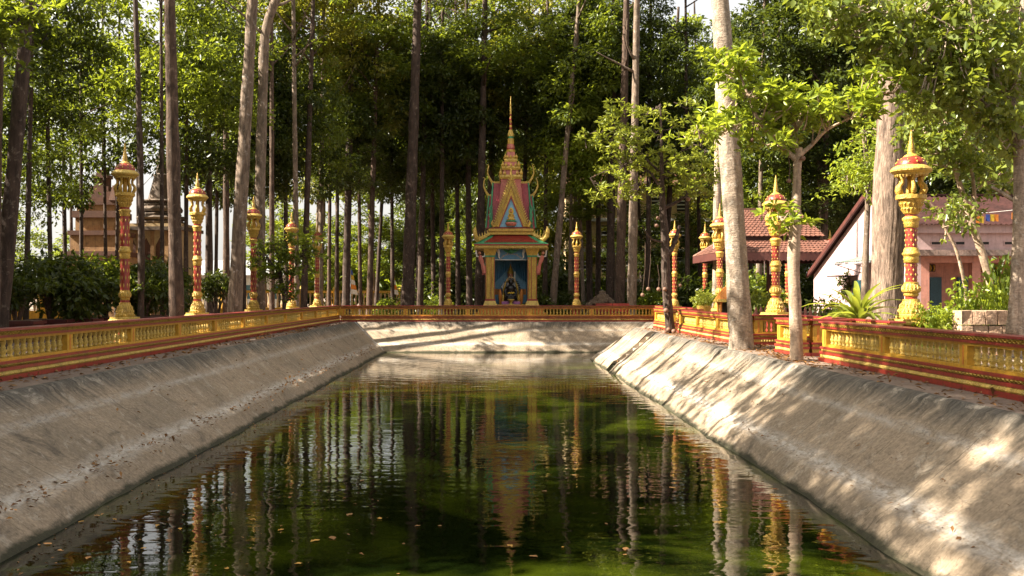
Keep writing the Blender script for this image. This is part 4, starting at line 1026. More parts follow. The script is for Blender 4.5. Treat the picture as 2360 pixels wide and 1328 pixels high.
# flags on the far fence
for px, lab in ((808, 'striped Buddhist flag hanging by the leaning trunk at the far fence'), (902, 'striped flag hanging at the far fence near the broad dark trunk')):
    Yf = 79; p = at(px, 622, Yf); f = thing('flag', lab, 'flag', (p.x, Yf, 0))
    MB().tube([(0, 0, 0), (0, 0, p.z + .1)], .025, 6).build('pole', 'grey', f)
    for k, c in enumerate(('flagblue', 'flagyellow', 'white', 'flagorange', 'white')):
        z0 = p.z - k * .38; MB().slab([(.03, 0, z0), (.14 + .09 * k, .05, z0 - .1), (.2 + .09 * k, .1, z0 - .46), (.03, .02, z0 - .38)], (0, .012, 0)).build('stripe', c, f)
lp_ = thing('street_lamp', 'thin grey street lamp pole far behind the fence', 'street lamp', (X_at(873, 88), 88, 0))
MB().tube([(0, 0, 0), (0, 0, Z_at(566, 88)), (.35, 0, Z_at(562, 88))], .07, 7).build('pole', 'grey', lp_); MB().box(.25, .65, -.1, .1, Z_at(562, 88) - .05, Z_at(562, 88) + .05).build('lamp_head', 'grey', lp_)
# two red benches behind the far balustrade
for px0, px1, lab in ((1373, 1411, 'red slab bench behind the far balustrade, nearer the shrine'), (1413, 1450, 'red slab bench behind the far balustrade, nearer the fruit tree')):
    Yb = 62.0; x0, x1 = X_at(px0, Yb), X_at(px1, Yb); b = thing('bench', lab, 'bench', ((x0 + x1) / 2, Yb, 0), 0, 'red benches')
    w = (x1 - x0) / 2; MB().box(-w, w, -.05, .03, .55, 1.08).build('backrest', 'red', b); MB().box(-w, w, -.5, -.06, .4, .48).build('seat', 'red', b)
    for s_ in (-1, 1): MB().box(s_ * w * .8 - .06, s_ * w * .8 + .06, -.45, 0, 0, .4).build('leg', 'red', b); MB().box(s_ * w * .8 - .05, s_ * w * .8 + .05, -.03, .02, .4, .55).build('back_support', 'red', b)
# laterite block planter at the right
lb = thing('laterite_wall', 'rough laterite block planter beside the twin trunk at the right edge', 'planter wall', (X_at(2272, 26.5), 26.5, 0))
rng = random.Random(11)
for r_ in range(3):
    x = -.66
    while x < .64:
        w_ = rng.uniform(.3, .5); x1 = min(.66, x + w_); zt = .40 * r_
        mb = MB().hexa([(x + .012 + rng.uniform(0, .02), rng.uniform(-.03, .02), zt + .01), (x1 - .012, rng.uniform(-.03, .02), zt + .01), (x1 - .012, .5, zt + .01), (x + .012, .5, zt + .01),
                        (x + .012, rng.uniform(-.03, .03), zt + .385 + rng.uniform(-.02, .01)), (x1 - .015, rng.uniform(-.03, .03), zt + .385 + rng.uniform(-.02, .01)), (x1 - .012, .5, zt + .385), (x + .012, .5, zt + .385)])
        mb.build('block', 'laterite', lb); x = x1
wb = thing('water_box', 'white box on a shelf beside the leaning stems at the right', 'box', (X_at(2312, 31), 31, 0))
MB().box(-.3, .3, -.2, .2, 1.38, 1.85).build('box', 'white', wb); MB().box(-.34, .34, -.24, .24, 1.85, 1.9).build('lid', 'white', wb)
for s_ in (-1, 1): MB().box(s_ * .25 - .03, s_ * .25 + .03, -.03, .03, 0, 1.38).build('leg', 'woodred', wb)
# rubble heap right of the shrine
rng = random.Random(7); mb = MB()
for k in range(260):
    u = rng.random() ** .7; a = rng.uniform(0, 2 * math.pi); x = 2.2 * u * math.cos(a); y = 1.6 * u * math.sin(a); z_ = 1.75 * (1 - u) ** 1.1
    s_ = rng.uniform(.1, .24); mb.ball((x, y, z_), s_, 5, 4, rng.uniform(.5, .9), rng.uniform(.7, 1.4), 1)
ro = mb.build('rubble', 'rock', None, False, (X_at(1388, 70), 70, 0)); ro['kind'] = 'stuff'; ro['label'] = 'heap of brown broken stones between trunks right of the shrine'; ro['category'] = 'rubble'

# ------------------------------------------------------------------ foliage
def leaves(rng, cen, rad, per, size, flat=0.65, rosette=False, tone=None, up=0.7, wide=0.42):
    """leaf-sized folded faces round cluster centres; returns verts, tris, tint"""
    N = len(cen); T = N * per
    c = np.repeat(cen, per, 0); r = np.repeat(rad, per)[:, None]
    g = rng.normal(size=(T, 3)); g /= np.linalg.norm(g, axis=1)[:, None] + 1e-9
    u = rng.random((T, 1))
    if rosette:
        d = g * np.array([1, 1, .55]) + np.array([0, 0, .15]); pos = c + g * r * .22 * u
    else:
        pos = c + g * r * u ** 0.45 * np.array([1, 1, flat]); d = g * .5 + rng.normal(size=(T, 3)) * .6 + np.array([0, 0, -.35])
    d /= np.linalg.norm(d, axis=1)[:, None]
    n = np.array([0, 0, up]) + rng.normal(size=(T, 3)) * .5
    s = np.cross(d, n); s /= np.linalg.norm(s, axis=1)[:, None] + 1e-9
    n = np.cross(s, d)
    L = size * rng.uniform(.45, 1.45, (T, 1)); Wd = L * wide * rng.uniform(.8, 1.2, (T, 1))
    V = np.empty((T, 4, 3)); V[:, 0] = pos; V[:, 2] = pos + d * L - n * L * .12
    V[:, 1] = pos + d * L * .5 + s * Wd * .5 + n * L * .10; V[:, 3] = pos + d * L * .5 - s * Wd * .5 + n * L * .10
    i = np.arange(T)[:, None] * 4
    F = np.concatenate([i + np.array([0, 1, 2]), i + np.array([0, 2, 3])], 0)
    tone = rng.random(N) if tone is None else tone
    tint = np.repeat(np.clip(np.repeat(tone, per) * .6 + rng.random(T) * .5, 0, 1), 4)
    return V.reshape(-1, 3), F, tint
def tree_crown(seed, rx, rz, nclump, per, size, cr, hollow=.35, taper=.3):
    """unit of a tall forest crown: clumps set on limbs through an ellipsoid, uneven outline, gaps"""
    rng = np.random.default_rng(seed); cen = []
    lob = rng.uniform(.65, 1.15, 9)
    while len(cen) < nclump:
        p = rng.uniform(-1, 1, 3); q = np.linalg.norm(p)
        a = int((math.atan2(p[1], p[0]) + math.pi) / (2 * math.pi) * 8.999); lim = lob[a] * (1 - taper * p[2])
        if q > lim or q < hollow * rng.random(): continue
        cen.append(p * np.array([rx, rx, rz]))
    cen = np.array(cen); rad = rng.uniform(.6, 1.35, nclump) * cr
    return leaves(rng, cen, rad, per, size)
CROWN = {}
def crown_mesh(key, mat, *a, **k):
    V, F, t = tree_crown(*a, **k); CROWN[key] = np_mesh('crown', V, F, mat, t)
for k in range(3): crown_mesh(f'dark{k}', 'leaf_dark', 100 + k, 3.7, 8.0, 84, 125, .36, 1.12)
for k in range(2): crown_mesh(f'mid{k}', 'leaf_mid', 120 + k, 3.7, 7.0, 54, 125, .36, 1.05)
for k in range(2): crown_mesh(f'olive{k}', 'leaf_olive', 140 + k, 3.9, 7.0, 52, 120, .34, 1.05)
for k in range(2): crown_mesh(f'sparse{k}', 'leaf_mid', 160 + k, 3.4, 5.0, 46, 75, .34, .95)
for k in range(2): crown_mesh(f'sparsedark{k}', 'leaf_dark', 170 + k, 3.4, 5.0, 55, 80, .34, .95)
for k in range(2): crown_mesh(f'wisp{k}', 'leaf_mid', 175 + k, 3.2, 4.5, 15, 70, .32, .8)
crown_mesh('bright0', 'leaf_bright', 180, 2.6, 6.0, 70, 110, .36, .95)
for k in range(3): crown_mesh(f'bush{k}', 'leaf_dark', 190 + k, 1.2, 1.1, 34, 70, .24, .5)
crown_mesh('bushmid', 'leaf_mid', 196, 1.2, 1.1, 34, 60, .24, .5)
crown_mesh('bushbright', 'leaf_bright', 197, 1.2, 1.1, 30, 60, .2, .45)
TREES = 0
def limb_path(rng, p, d, L, n=5, droop=0.0, curl=.25):
    pts = [Vector(p)]; d = Vector(d).normalized()
    for k in range(n):
        d = (d + Vector((rng.uniform(-curl, curl), rng.uniform(-curl, curl), rng.uniform(-curl, curl) * .6 + .06 - droop))).normalized()
        pts.append(pts[-1] + d * L / n)
    return pts
def trunk_obj(parent, pts, r0, r1, mat, n=12, flare=.45, seed=0, rough=.05, limbs=None):
    rng = random.Random(seed); P = []; Rr = []
    pts = [Vector(p) for p in pts]; cum = [0]
    for a, b in zip(pts, pts[1:]): cum.append(cum[-1] + (b - a).length)
    T = cum[-1]; ns = max(12, int(T / .8))
    for k in range(ns + 1):
        s = T * (k / ns) ** 1.25
        j = max(i for i in range(len(cum)) if cum[i] <= s + 1e-6); j = min(j, len(pts) - 2)
        u = (s - cum[j]) / max(1e-6, cum[j + 1] - cum[j])
        # Catmull-Rom through the control points
        p0, p1, p2, p3 = pts[max(j - 1, 0)], pts[j], pts[j + 1], pts[min(j + 2, len(pts) - 1)]
        q = .5 * ((2 * p1) + (p2 - p0) * u + (2 * p0 - 5 * p1 + 4 * p2 - p3) * u * u + (3 * p1 - p0 - 3 * p2 + p3) * u ** 3)
        h = s / T; r = r0 + (r1 - r0) * h
        r *= 1 + flare * math.exp(-s / (r0 * 1.6)); r *= 1 + .05 * math.sin(s * 1.7 + seed)
        P.append(q); Rr.append(r)
    mb = MB()
    if n > 30:                                        # deep furrowed bark: ridges that wander round the stem
        am = [rng.uniform(.93, 1.06) if i % 2 else rng.uniform(.90, .96) for i in range(n)]
        mb.tube(P, Rr, n, rng, .012, lambda i, k: am[int(i + 1.3 * math.sin(k * .5)) % n])
    else: mb.tube(P, Rr, n, rng, rough)
    for (lp_, lr0, lr1) in (limbs or []):
        m_ = len(lp_) - 1; mb.tube(lp_, [lr0 + (lr1 - lr0) * (k / m_) for k in range(m_ + 1)], 6, rng, .05)
    o = mb.build('trunk', mat, parent); o.data.polygons.foreach_set('use_smooth', [True] * len(o.data.polygons)); return o
def tree(label, base, top, r0, mat, crowns, seed, mids=(), limbs=6, group=None, n=10, name='tree', r1=None, flare=.7):
    """tall forest tree; base (x, y), top (dx, dy, height); crowns: (mesh key, height, scale xy, scale z, dx, dy)"""
    t = thing(name, label, 'tree', (base[0], base[1], 0), 0, group); rng = random.Random(seed)
    H = top[2]; pts = [(0, 0, -.15)] + [tuple(m) for m in mids] + [(top[0], top[1], H)]
    lm = []
    def axis(h):
        j = max(i for i in range(len(pts)) if pts[i][2] <= h + 1e-6); j = min(j, len(pts) - 2)
        u = (h - pts[j][2]) / (pts[j + 1][2] - pts[j][2]); return Vector(pts[j]).lerp(Vector(pts[j + 1]), u)
    for k in range(limbs):
        h = H * rng.uniform(.5, .95); a = rng.uniform(0, 2 * math.pi)
        lm.append((limb_path(rng, axis(h), (math.cos(a), math.sin(a), rng.uniform(.3, .9)), rng.uniform(2.2, 4.5)), r0 * .3, r0 * .06))
    trunk_obj(t, pts, r0, r1 if r1 is not None else r0 * .35, mat, n, flare, seed, .05, lm)
    for (key, h, sx, sz, dx, dy) in crowns:
        a = axis(min(h, H * .999)); inst('crown', CROWN[key], t, (a.x + dx, a.y + dy, h), rng.uniform(0, 6.28), (sx, sx, sz))
    return t
def tree_px(label, pt, pb, Y, w, mat, H, crowns, seed, bend=0.0, **kw):
    """pt, pb: photo x of the stem at photo y 0 and y 705; w: stem width in photo pixels"""
    zt, zb = Z_at(0, Y), Z_at(705, Y); xt, xb = X_at(pt, Y), X_at(pb, Y); g = (xt - xb) / (zt - zb)
    x0 = xb - g * zb; mids = [(g * zt * .5 + bend, 0, zt * .5)] if bend else [(g * zt * .5, 0, zt * .5)]
    return tree(label, (x0, Y), (g * H, 0, H), w * Y / FPX / 2 * 1.03, mat, crowns, seed, mids, **kw)
def cr(*a): return [x if len(x) == 6 else (*x, 0, 0) for x in a]

# --- tall stems standing along the left bank
tree_px('thick dark leaning trunk at the far left of the picture', 66, 4, 27, 38, 'bark_dark', 24, cr(('wisp1', 19, 1.2, .8, -3, 0), ('wisp0', 10, .9, .6, -2.5, 1)), 1)
tree_px('sliver of a brown trunk at the left edge of the picture', 3, -8, 24, 16, 'bark_brown', 22, cr(('wisp1', 19, 1.1, .7, -4, -3)), 2)
tree_px('slim dark trunk just right of the thick leaning trunk at the far left', 76, 60, 40, 14, 'bark_dark', 20, cr(('sparsedark0', 14, .9, .8, -1, 0), ('wisp0', 8, .7, .6, 0, 2)), 3)
tree_px('thin dark trunk among the shrubs at the far left', 104, 118, 43, 12, 'bark_dark', 20, cr(('sparsedark1', 12, .7, .6), ('wisp1', 7.5, .6, .6)), 4)
tree_px('thin straight dark trunk left of the orange tower', 186, 188, 47, 10, 'bark_dark', 19, cr(('wisp0', 10.5, .8, .5), ('wisp1', 15, 1.1, .9)), 5)
tree_px('thin dark trunk in front of the orange tower', 236, 245, 50, 9, 'bark_dark', 19, cr(('sparse0', 15, .8, .8), ('wisp1', 11, .6, .4, 0, 3)), 6)
tree_px('lichen spotted dark trunk between the nearest lamp post and the straight brown trunk', 306, 322, 38.5, 17, 'bark_dark', 22, cr(('wisp1', 16, 1., .9, -1.5, 2), ('sparse0', 13.5, .8, .7, 0, 9)), 7, bend=.15)
tree_px('slim dark trunk close behind the straight brown trunk', 371, 374, 44, 11, 'bark_dark', 24, cr(('wisp0', 12, 1., .8, 0, 2), ('sparse1', 14, .9, .8, .5, 8), ('wisp1', 20, .9, .7, -2, 3)), 8)
tree_px('straight brown trunk between the two nearest left lamp posts', 391, 407, 32.6, 35, 'bark_brown', 25, cr(('wisp1', 22, 1.1, .7, -3, 1)), 9, limbs=4)
tree_px('left of the twin pale grey trunks beside the left balustrade', 582, 541, 40, 36, 'bark_grey', 27, cr(('wisp0', 23, 1.1, .7, -3, 1)), 10, limbs=4)
YT = 46.8; bt_ = at(597, 760, YT)
tree('right of the twin pale grey trunks, bent to the right at its top', (bt_.x, YT), (at(690, -200, YT).x - bt_.x, 0, at(690, -200, YT).z), 28 * YT / FPX / 2, 'bark_grey', cr(('wisp1', 23, 1.2, .7, -4, 3)), 11,
     [(at(a_, b_, YT).x - bt_.x, 0, at(a_, b_, YT).z) for a_, b_ in ((598, 600), (600, 400), (606, 200), (612, 70), (636, 0))], limbs=3, r1=.2)
tree_px('dark trunk right of the second left lamp post', 478, 483, 53, 19, 'bark_dark', 26, cr(('sparsedark0', 13, .8, .8, 0, 8), ('sparse0', 20, .9, .8, 0, 3)), 12)
tree_px('dark trunk with a pale patch left of the twin pale trunks', 520, 522, 56, 17, 'bark_brown', 26, cr(('sparsedark1', 13, .8, .8, 0, 7), ('sparse1', 20, .9, .8, 0, 7)), 13)
tree_px('dark trunk just right of the twin pale trunks', 626, 627, 57, 14, 'bark_brown', 26, cr(('sparsedark0', 14, .8, .8, 0, 6), ('olive0', 22, .8, .5, 0, 6)), 14)
tree_px('pale blotched trunk left of the low leafy tree lamp post', 676, 684, 59, 15, 'bark_grey', 26, cr(('sparse1', 14, .8, .9, 0, 5), ('olive1', 22, .8, .5, 0, 6)), 15)
tree_px('dark leaning trunk in front of the farthest left lamp post', 722, 700, 61.5, 17, 'bark_dark', 27, cr(('wisp0', 20, 1.2, .9), ('sparse1', 17, .7, .6, 0, 8)), 16)
tree_px('pale straight trunk behind the farthest left lamp post', 746, 737, 67, 14, 'bark_grey', 28, cr(('olive1', 21, .9, .8)), 17)
tree_px('sunlit thin trunk right of the farthest left lamp post', 764, 758, 70, 10, 'bark_brown', 26, cr(('dark1', 19, .8, .8)), 18)
tree_px('dark trunk with a bright left edge by the striped flag', 812, 797, 69, 20, 'bark_dark', 28, cr(('olive0', 19, .9, .9), ('dark2', 12, .7, .4)), 19)
tree_px('slim dark trunk right of the striped flag', 822, 831, 73, 10, 'bark_brown', 27, cr(('dark0', 18, .8, .8)), 20)
tree_px('slender brown leaning trunk between the two striped flags', 872, 851, 69, 15, 'bark_brown', 27, cr(('mid1', 19, .9, .7)), 21)
tree_px('broad tall dark trunk left of the shrine', 963, 939, 67, 31, 'bark_dark', 32, cr(('olive1', 26, 1.0, .6)), 22, n=14)
tree_px('dark trunk just right of the broad dark trunk left of the shrine', 985, 968, 73, 16, 'bark_dark', 28, cr(('dark0', 18, .9, .9)), 23)
tree_px('thin dark trunk left of the lamp post beside the shrine', 990, 1000, 78, 12, 'bark_dark', 27, cr(('dark1', 17, .9, .9)), 24)
tree_px('dark trunk between the lamp post and the shrine', 1075, 1082, 75, 16, 'bark_dark', 28, cr(('dark2', 19, .9, .8)), 25)
tree_px('thick dark trunk close behind the left columns of the shrine', 1118, 1104, 71, 22, 'bark_dark', 30, cr(('mid0', 22, 1.0, .7)), 26)
tree_px('pale topped trunk rising behind the shrine spire', 1138, 1128, 80, 17, 'bark_grey', 32, cr(('dark0', 20, 1.0, .7), ('olive1', 27, 1.0, .5)), 27)
tree_px('pale leaning trunk close to the right of the shrine', 1335, 1273, 70, 17, 'bark_grey', 26, cr(('mid0', 19, .9, .8)), 28)
tree_px('slim pale trunk right of the lamp post beside the shrine', 1318, 1345, 74, 10, 'bark_grey', 27, cr(('dark2', 19, .9, .8)), 29)
tree_px('dark trunk behind the rubble heap', 1352, 1359, 76, 16, 'bark_dark', 28, cr(('dark0', 20, .9, .8)), 30)
tree_px('thick dark trunk left of the brown and pale pair', 1416, 1405, 72, 21, 'bark_dark', 29, cr(('dark1', 23, 1.0, .7)), 31)
tree_px('brown trunk of the brown and pale pair right of the shrine', 1444, 1428, 67.5, 24, 'bark_brown', 31, cr(('olive0', 28, 1.0, .6)), 32)
tree_px('pale trunk of the brown and pale pair right of the shrine', 1468, 1456, 65, 23, 'bark_grey', 32, cr(('mid1', 29, 1.0, .6)), 33)
tree_px('white barked trunk just left of the broad pale trunk', 1658, 1650, 53, 19, 'bark_pale', 30, cr(('mid0', 26, .9, .5)), 34)
tree_px('broad pale trunk standing on the right bank of the pond', 1660, 1704, 29.4, 54, 'bark_pale', 26, cr(('sparse0', 26, .9, .5, 3, 1)), 35, n=16, limbs=3, flare=.2)
tree_px('massive ridged trunk behind the nearest right lamp post', 2062, 2043, 33.5, 80, 'bark_ridge', 28, cr(('mid1', 26, 1.1, .5, 2, 1)), 36, n=48, limbs=4, flare=.25)
tree_px('straight trunk behind the pavilion right of the lamp cap', 1908, 1898, 62, 19, 'bark_brown', 28, cr(('dark2', 21, .9, .7)), 37)

for k, (pt, pb, Y, w, key, h, lab) in enumerate(((28, 22, 44, 9, 'sparsedark0', 9, 'thin dark stem behind the thick leaning trunk'), (140, 152, 49, 11, 'sparsedark1', 10, 'thin dark stem left of the orange tower, second of three'), (160, 166, 58, 9, 'wisp0', 12, 'faint thin stem left of the orange tower, farthest of three'),
        (276, 268, 52, 9, 'sparse0', 15, 'thin dark stem crossing the right side of the orange tower'), (432, 428, 50, 12, 'dark1', 13.5, 'dark stem right of the straight brown trunk'), (505, 497, 60, 10, 'dark2', 14, 'thin dark stem between the second left lamp post and the twin pale trunks'), (560, 562, 62, 12, 'dark0', 13, 'dark stem seen between the twin pale trunks'),
        (655, 660, 64, 13, 'dark1', 14, 'dark stem left of the lamp post in the low leafy tree'), (780, 776, 75, 11, 'mid0', 15, 'thin stem left of the bright edged trunk'), (900, 905, 76, 10, 'dark2', 15, 'thin stem left of the broad dark trunk'), (1020, 1018, 72, 14, 'dark0', 17, 'dark stem left of the shrine lamp post'), (1050, 1056, 76, 13, 'dark1', 17, 'dark stem right of the shrine lamp post'),
        (1262, 1256, 73, 12, 'dark2', 18, 'dark stem right behind the shrine eave'), (1382, 1378, 78, 14, 'dark0', 18, 'dark stem above the rubble heap'), (1500, 1492, 72, 13, 'dark1', 18, 'dark stem left of the fruit tree'), (1580, 1585, 70, 12, 'dark2', 17, 'dark stem between fruit tree and pale trunk'))):
    tree_px(lab, pt, pb, Y, w, 'bark_dark', h + 8, cr((key, h, .8, .75)), 500 + k)
# --- out of the picture at the left: the trees whose shade falls on the near banks and far wall
for k, (x, y, h, key, s, sz) in enumerate(((-13.5, 15.5, 20, 'mid1', 1.1, .7), (-15, 7.5, 22, 'mid1', 1.15, .6), (-13.5, 1, 22, 'dark2', 1.2, .6), (-19, 13, 23, 'mid0', 1.1, .7), (-12.5, 11.5, 19, 'wisp0', 1.2, .8), (-12.8, 20.5, 18, 'wisp1', 1.2, .8),
                                           (-15.5, 12.5, 12, 'mid0', .85, .7), (-17.5, 17, 12, 'mid1', .9, .7), (-19.5, 22, 13, 'sparse0', 1.1, .9), (-15.5, 19.5, 9, 'mid0', .7, .5), (-21, 27, 14, 'mid1', .9, .7), (-18, 57, 22, 'sparse1', 1.1, .8), (-22, 32, 23, 'wisp0', 1.3, .9), (-24, 40, 15, 'sparse1', 1.1, .8))):
    tree('shade tree with a slim dark trunk among the stems of the left bank', (x, y), (random.Random(k).uniform(-1, 1), 0, h + 2),   .16, 'bark_dark', cr((key, h, s, sz)), 60 + k, group='shade trees of the left bank')

# --- the grove further left, out of the picture: it keeps the low sun off the left bank
rgs = random.Random(31)
for k in range(24):
    y = 14 + k * 2.5; x = -.4913 * y - rgs.uniform(7, 15)
    tree('grove tree standing beyond the left edge of the picture', (x, y), (rgs.uniform(-.6, .6), 0, 14), .16, 'bark_dark', cr((('dark0', 'dark1', 'dark2')[k % 3], rgs.uniform(7, 10), 1.05, .75)), 700 + k, limbs=3, n=7, group='grove beyond the left edge')
# --- the wood behind: rows of trees one behind the other
rng = random.Random(77)
ORD = 'leftmost second third fourth fifth sixth seventh eighth ninth tenth eleventh twelfth thirteenth fourteenth fifteenth sixteenth seventeenth eighteenth nineteenth twentieth twenty-first twenty-second twenty-third twenty-fourth'.split()
def wood_row(y0, y1, x0, x1, step, zc, sz, keys, hmin, hmax, r, seed, lab, grp, skip=lambda x, y: False, low=None, open_=lambda x: False):
    rg = random.Random(seed); x = x0; made = []
    while x < x1:
        y = rg.uniform(y0, y1)
        if not skip(x, y):
            H = rg.uniform(hmin, hmax); key = rg.choice(keys); h = zc + rg.uniform(-2, 2); H = min(H, h + 6.5 * sz)
            cs = [(key, h, rg.uniform(.85, 1.15), sz * rg.uniform(.85, 1.15), 0, 0)]
            if open_(x): cs = [(rg.choice(('wisp0', 'wisp1')), 18.5 + rg.uniform(-1, 1), 1.0, .7, 0, 0)]
            elif low: cs.append((rg.choice(keys), low + rg.uniform(-1, 1), rg.uniform(.75, 1.0), .5, rg.uniform(-1, 1), 1))
            made.append(tree(lab, (x, y), (rg.uniform(-1.5, 1.5), rg.uniform(-.5, .5), H), rg.uniform(*r), rg.choice(('bark_dark', 'bark_brown', 'bark_dark', 'bark_grey')), cs, seed * 100 + int(x * 7), limbs=5, group=grp, n=8))
        x += step * rg.uniform(.65, 1.35)
    made.sort(key=lambda o: o.location.x / o.location.y)
    for k, o in enumerate(made): o['label'] = lab.replace('NTH', ORD[k])
wood_row(75, 83, -14, 46, 4.0, 19, 1.0, ['dark0', 'mid1', 'olive1', 'mid0', 'olive0'], 26, 31, (.16, .28), 5, 'NTH slender tree from the left in the front row of the wood', 'front rows of the wood')
wood_row(86, 96, -16, 52, 4.2, 17, 1.1, ['dark0', 'dark1', 'dark2', 'olive1', 'mid1'], 28, 34, (.16, .3), 6, 'NTH tree from the left in the middle row of the wood', 'middle rows of the wood', low=7)
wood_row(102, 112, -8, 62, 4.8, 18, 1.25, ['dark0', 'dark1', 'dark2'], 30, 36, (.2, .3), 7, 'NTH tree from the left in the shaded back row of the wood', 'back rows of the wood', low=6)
wood_row(56, 72, 17, 40, 3.2, 18, .9, ['dark0', 'dark2', 'mid1', 'mid0'], 24, 30, (.16, .28), 9, 'NTH tree from the left in the wood behind the house and pavilion', 'wood behind the house', low=9)
wood_row(92, 120, -52, -14, 5.5, 8, .65, ['mid0', 'olive1', 'mid1', 'sparse0'], 12, 16, (.12, .22), 10, 'NTH low tree from the left beyond the yellow fence', 'trees beyond the left fence', skip=lambda x, y: -29 < x < -22 or -46 < x < -32)
wood_row(62, 80, -40, -17, 3.6, 14, .9, ['sparse0', 'sparse1', 'wisp0', 'wisp1'], 18, 23, (.08, .15), 12, 'NTH thin open tree from the left beyond the left towers', 'thin trees by the left towers', open_=lambda x: -28.5 < x < -18.5, low=7)
# lighter tree behind the shrine on the right of its spire
tree('pale green layered tree right of the shrine spire', (X_at(1312, 72.5), 72.5), (.3, 0, 18), .16, 'bark_grey', cr(('bright0', 14.5, 1.0, .85), ('mid0', 9.5, .75, .35)), 401)
# shrubs under the trees
rg = random.Random(21)
def shrub(x, y, s, key, label, grp, sz=None):
    t = thing('shrub', label, 'shrub', (x, y, 0), 0, grp); h = 1.05 * s
    mb = MB()
    for k in range(4):
        a = rg.uniform(0, 6.28); mb.tube([(.05 * math.cos(a), .05 * math.sin(a), 0), (.2 * s * math.cos(a), .2 * s * math.sin(a), .5 * s), (.5 * s * math.cos(a), .5 * s * math.sin(a), 1.2 * s)], [.05 * s, .04 * s, .015 * s], 5)
    mb.build('stem', 'bark_dark', t); inst('crown', CROWN[key], t, (0, 0, h), rg.uniform(0, 6.28), (s, s, sz or s)); return t
for k in range(34):
    shrub(rg.uniform(-7, 44), rg.uniform(80, 104), rg.uniform(1.4, 2.6), rg.choice(('bush0', 'bushmid', 'bush2')), 'dark shrub under the trees of the wood behind the shrine', 'undergrowth shrubs of the wood')
for px, Y, s in ((1262, 70, .9), (1300, 72, 1.0), (890, 71, .7), (1010, 75, .8), (1500, 66, 1.0), (1470, 72, 1.2), (1590, 70, 1.5), (1540, 74, 1.6), (1690, 58, 1.4), (1740, 60, 1.5)):
    shrub(X_at(px, Y), Y, s, rg.choice(('bush0', 'bush1', 'bushmid')), 'low bush close behind the far balustrade and lamp posts', 'low bushes behind the far balustrade')
for px, Y in ((780, 104), (860, 110), (920, 106), (720, 108), (660, 112)):
    shrub(X_at(px, Y), Y, 3.2, 'bushmid', 'sunlit bush beyond the yellow fence left of the shrine', 'sunlit bushes beyond the fence')
for grp, lab in (('low bushes behind the far balustrade', 'NTH low bush from the left behind the far balustrade and lamp posts'), ('sunlit bushes beyond the fence', 'NTH sunlit bush from the left beyond the yellow fence')):
    mem = sorted([o for o in C.objects if o.get('group') == grp], key=lambda o: o.location.x / o.location.y)
    for k, o in enumerate(mem): o['label'] = lab.replace('NTH', ORD[k])
# distant wood closing the view on the right and centre
rngn = np.random.default_rng(9); cen = np.stack([rngn.uniform(-12, 95, 620), rngn.uniform(128, 138, 620), rngn.uniform(.3, 22, 620)], 1)
V, F, tt = leaves(rngn, cen, rngn.uniform(1.4, 3, 620), 130, .6)
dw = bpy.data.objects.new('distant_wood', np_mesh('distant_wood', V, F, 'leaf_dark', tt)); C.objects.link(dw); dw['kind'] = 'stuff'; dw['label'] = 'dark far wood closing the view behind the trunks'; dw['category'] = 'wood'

# ------------------------------------------------------------------ leafy trees near the pond
def px_tree(name, label, base, stems, clusters, mat, bark_, per, size, seed, Yj, rosette=True, crad=.35, wide=.42, fruits=(), cat='tree', sub=2):
    """stems: lists of (px, py, Y, radius); clusters: (px, py) foliage centres at depth base Y +- Yj"""
    t = thing(name, label, cat, (base[0], base[1], 0)); o = Vector((base[0], base[1], 0)); rg = random.Random(seed); rn = np.random.default_rng(seed)
    for k, st in enumerate(stems):
        mb = MB(); P = [at(a, b, c) - o for a, b, c, r in st]; Rr = [r for *_, r in st]
        Q = []; RQ = []
        for i in range(len(P) - 1):
            p0, p1, p2, p3 = P[max(i - 1, 0)], P[i], P[i + 1], P[min(i + 2, len(P) - 1)]
            for q in range(4):
                u = q / 4; Q.append(.5 * ((2 * p1) + (p2 - p0) * u + (2 * p0 - 5 * p1 + 4 * p2 - p3) * u * u + (3 * p1 - p0 - 3 * p2 + p3) * u ** 3)); RQ.append((Rr[i] + (Rr[i + 1] - Rr[i]) * u) * rg.uniform(.94, 1.06))
        Q.append(P[-1]); RQ.append(Rr[-1]); mb.tube(Q, RQ, 10 if k == 0 else 7, rg, .05)
        x = mb.build('trunk' if k == 0 else 'branch', bark_, t); x.data.polygons.foreach_set('use_smooth', [True] * len(x.data.polygons))
    cen = []; rad = []; mb = MB()
    tips = [at(a, b, c) - o for st in stems for a, b, c, r in st[1:]]
    for (px, py) in clusters:
        c0 = at(px, py, base[1] + rg.uniform(-Yj, Yj)) - o
        near = min(tips, key=lambda q: (q - c0).length)
        if (near - c0).length > .9: near = c0 + (near - c0).normalized() * .6
        m_ = near.lerp(c0, .5) + Vector((0, 0, -.12))
        mb.tube([near, m_, c0], [.022, .016, .008], 4)
        for q in range(sub):
            cen.append(np.array(c0) + rn.normal(size=3) * crad * np.array([1, 1, .6])); rad.append(crad * rn.uniform(.7, 1.2))
    if clusters:
        mb.build('twig', bark_, t)
        V, F, tt = leaves(rn, np.array(cen), np.array(rad), per, size, rosette=rosette, wide=wide, flat=.7)
        inst('crown', np_mesh('crown', V, F, mat, tt), t)
    for (px, py, py0, Yd, r) in fruits:
        p = at(px, py, Yd) - o; f = MB().ball((0, 0, 0), r, 12, 9, .95).build('fruit', 'fruit', t, True, p)
        if py0 is not None:
            top = at(px + rg.uniform(-6, 10), py0, Yd) - o - p; MB().tube([(0, 0, r * .9), (top.x * .5 + .05, .03, top.z * .5), tuple(top)], [.012, .014, .016], 5).build('stalk', 'bark_brown', f)
    return t
def scatter(seed, boxes):
    rg = random.Random(seed); out = []
    for (x0, y0, x1, y1, n) in boxes:
        for k in range(n): out.append((rg.uniform(x0, x1), rg.uniform(y0, y1)))
    return out
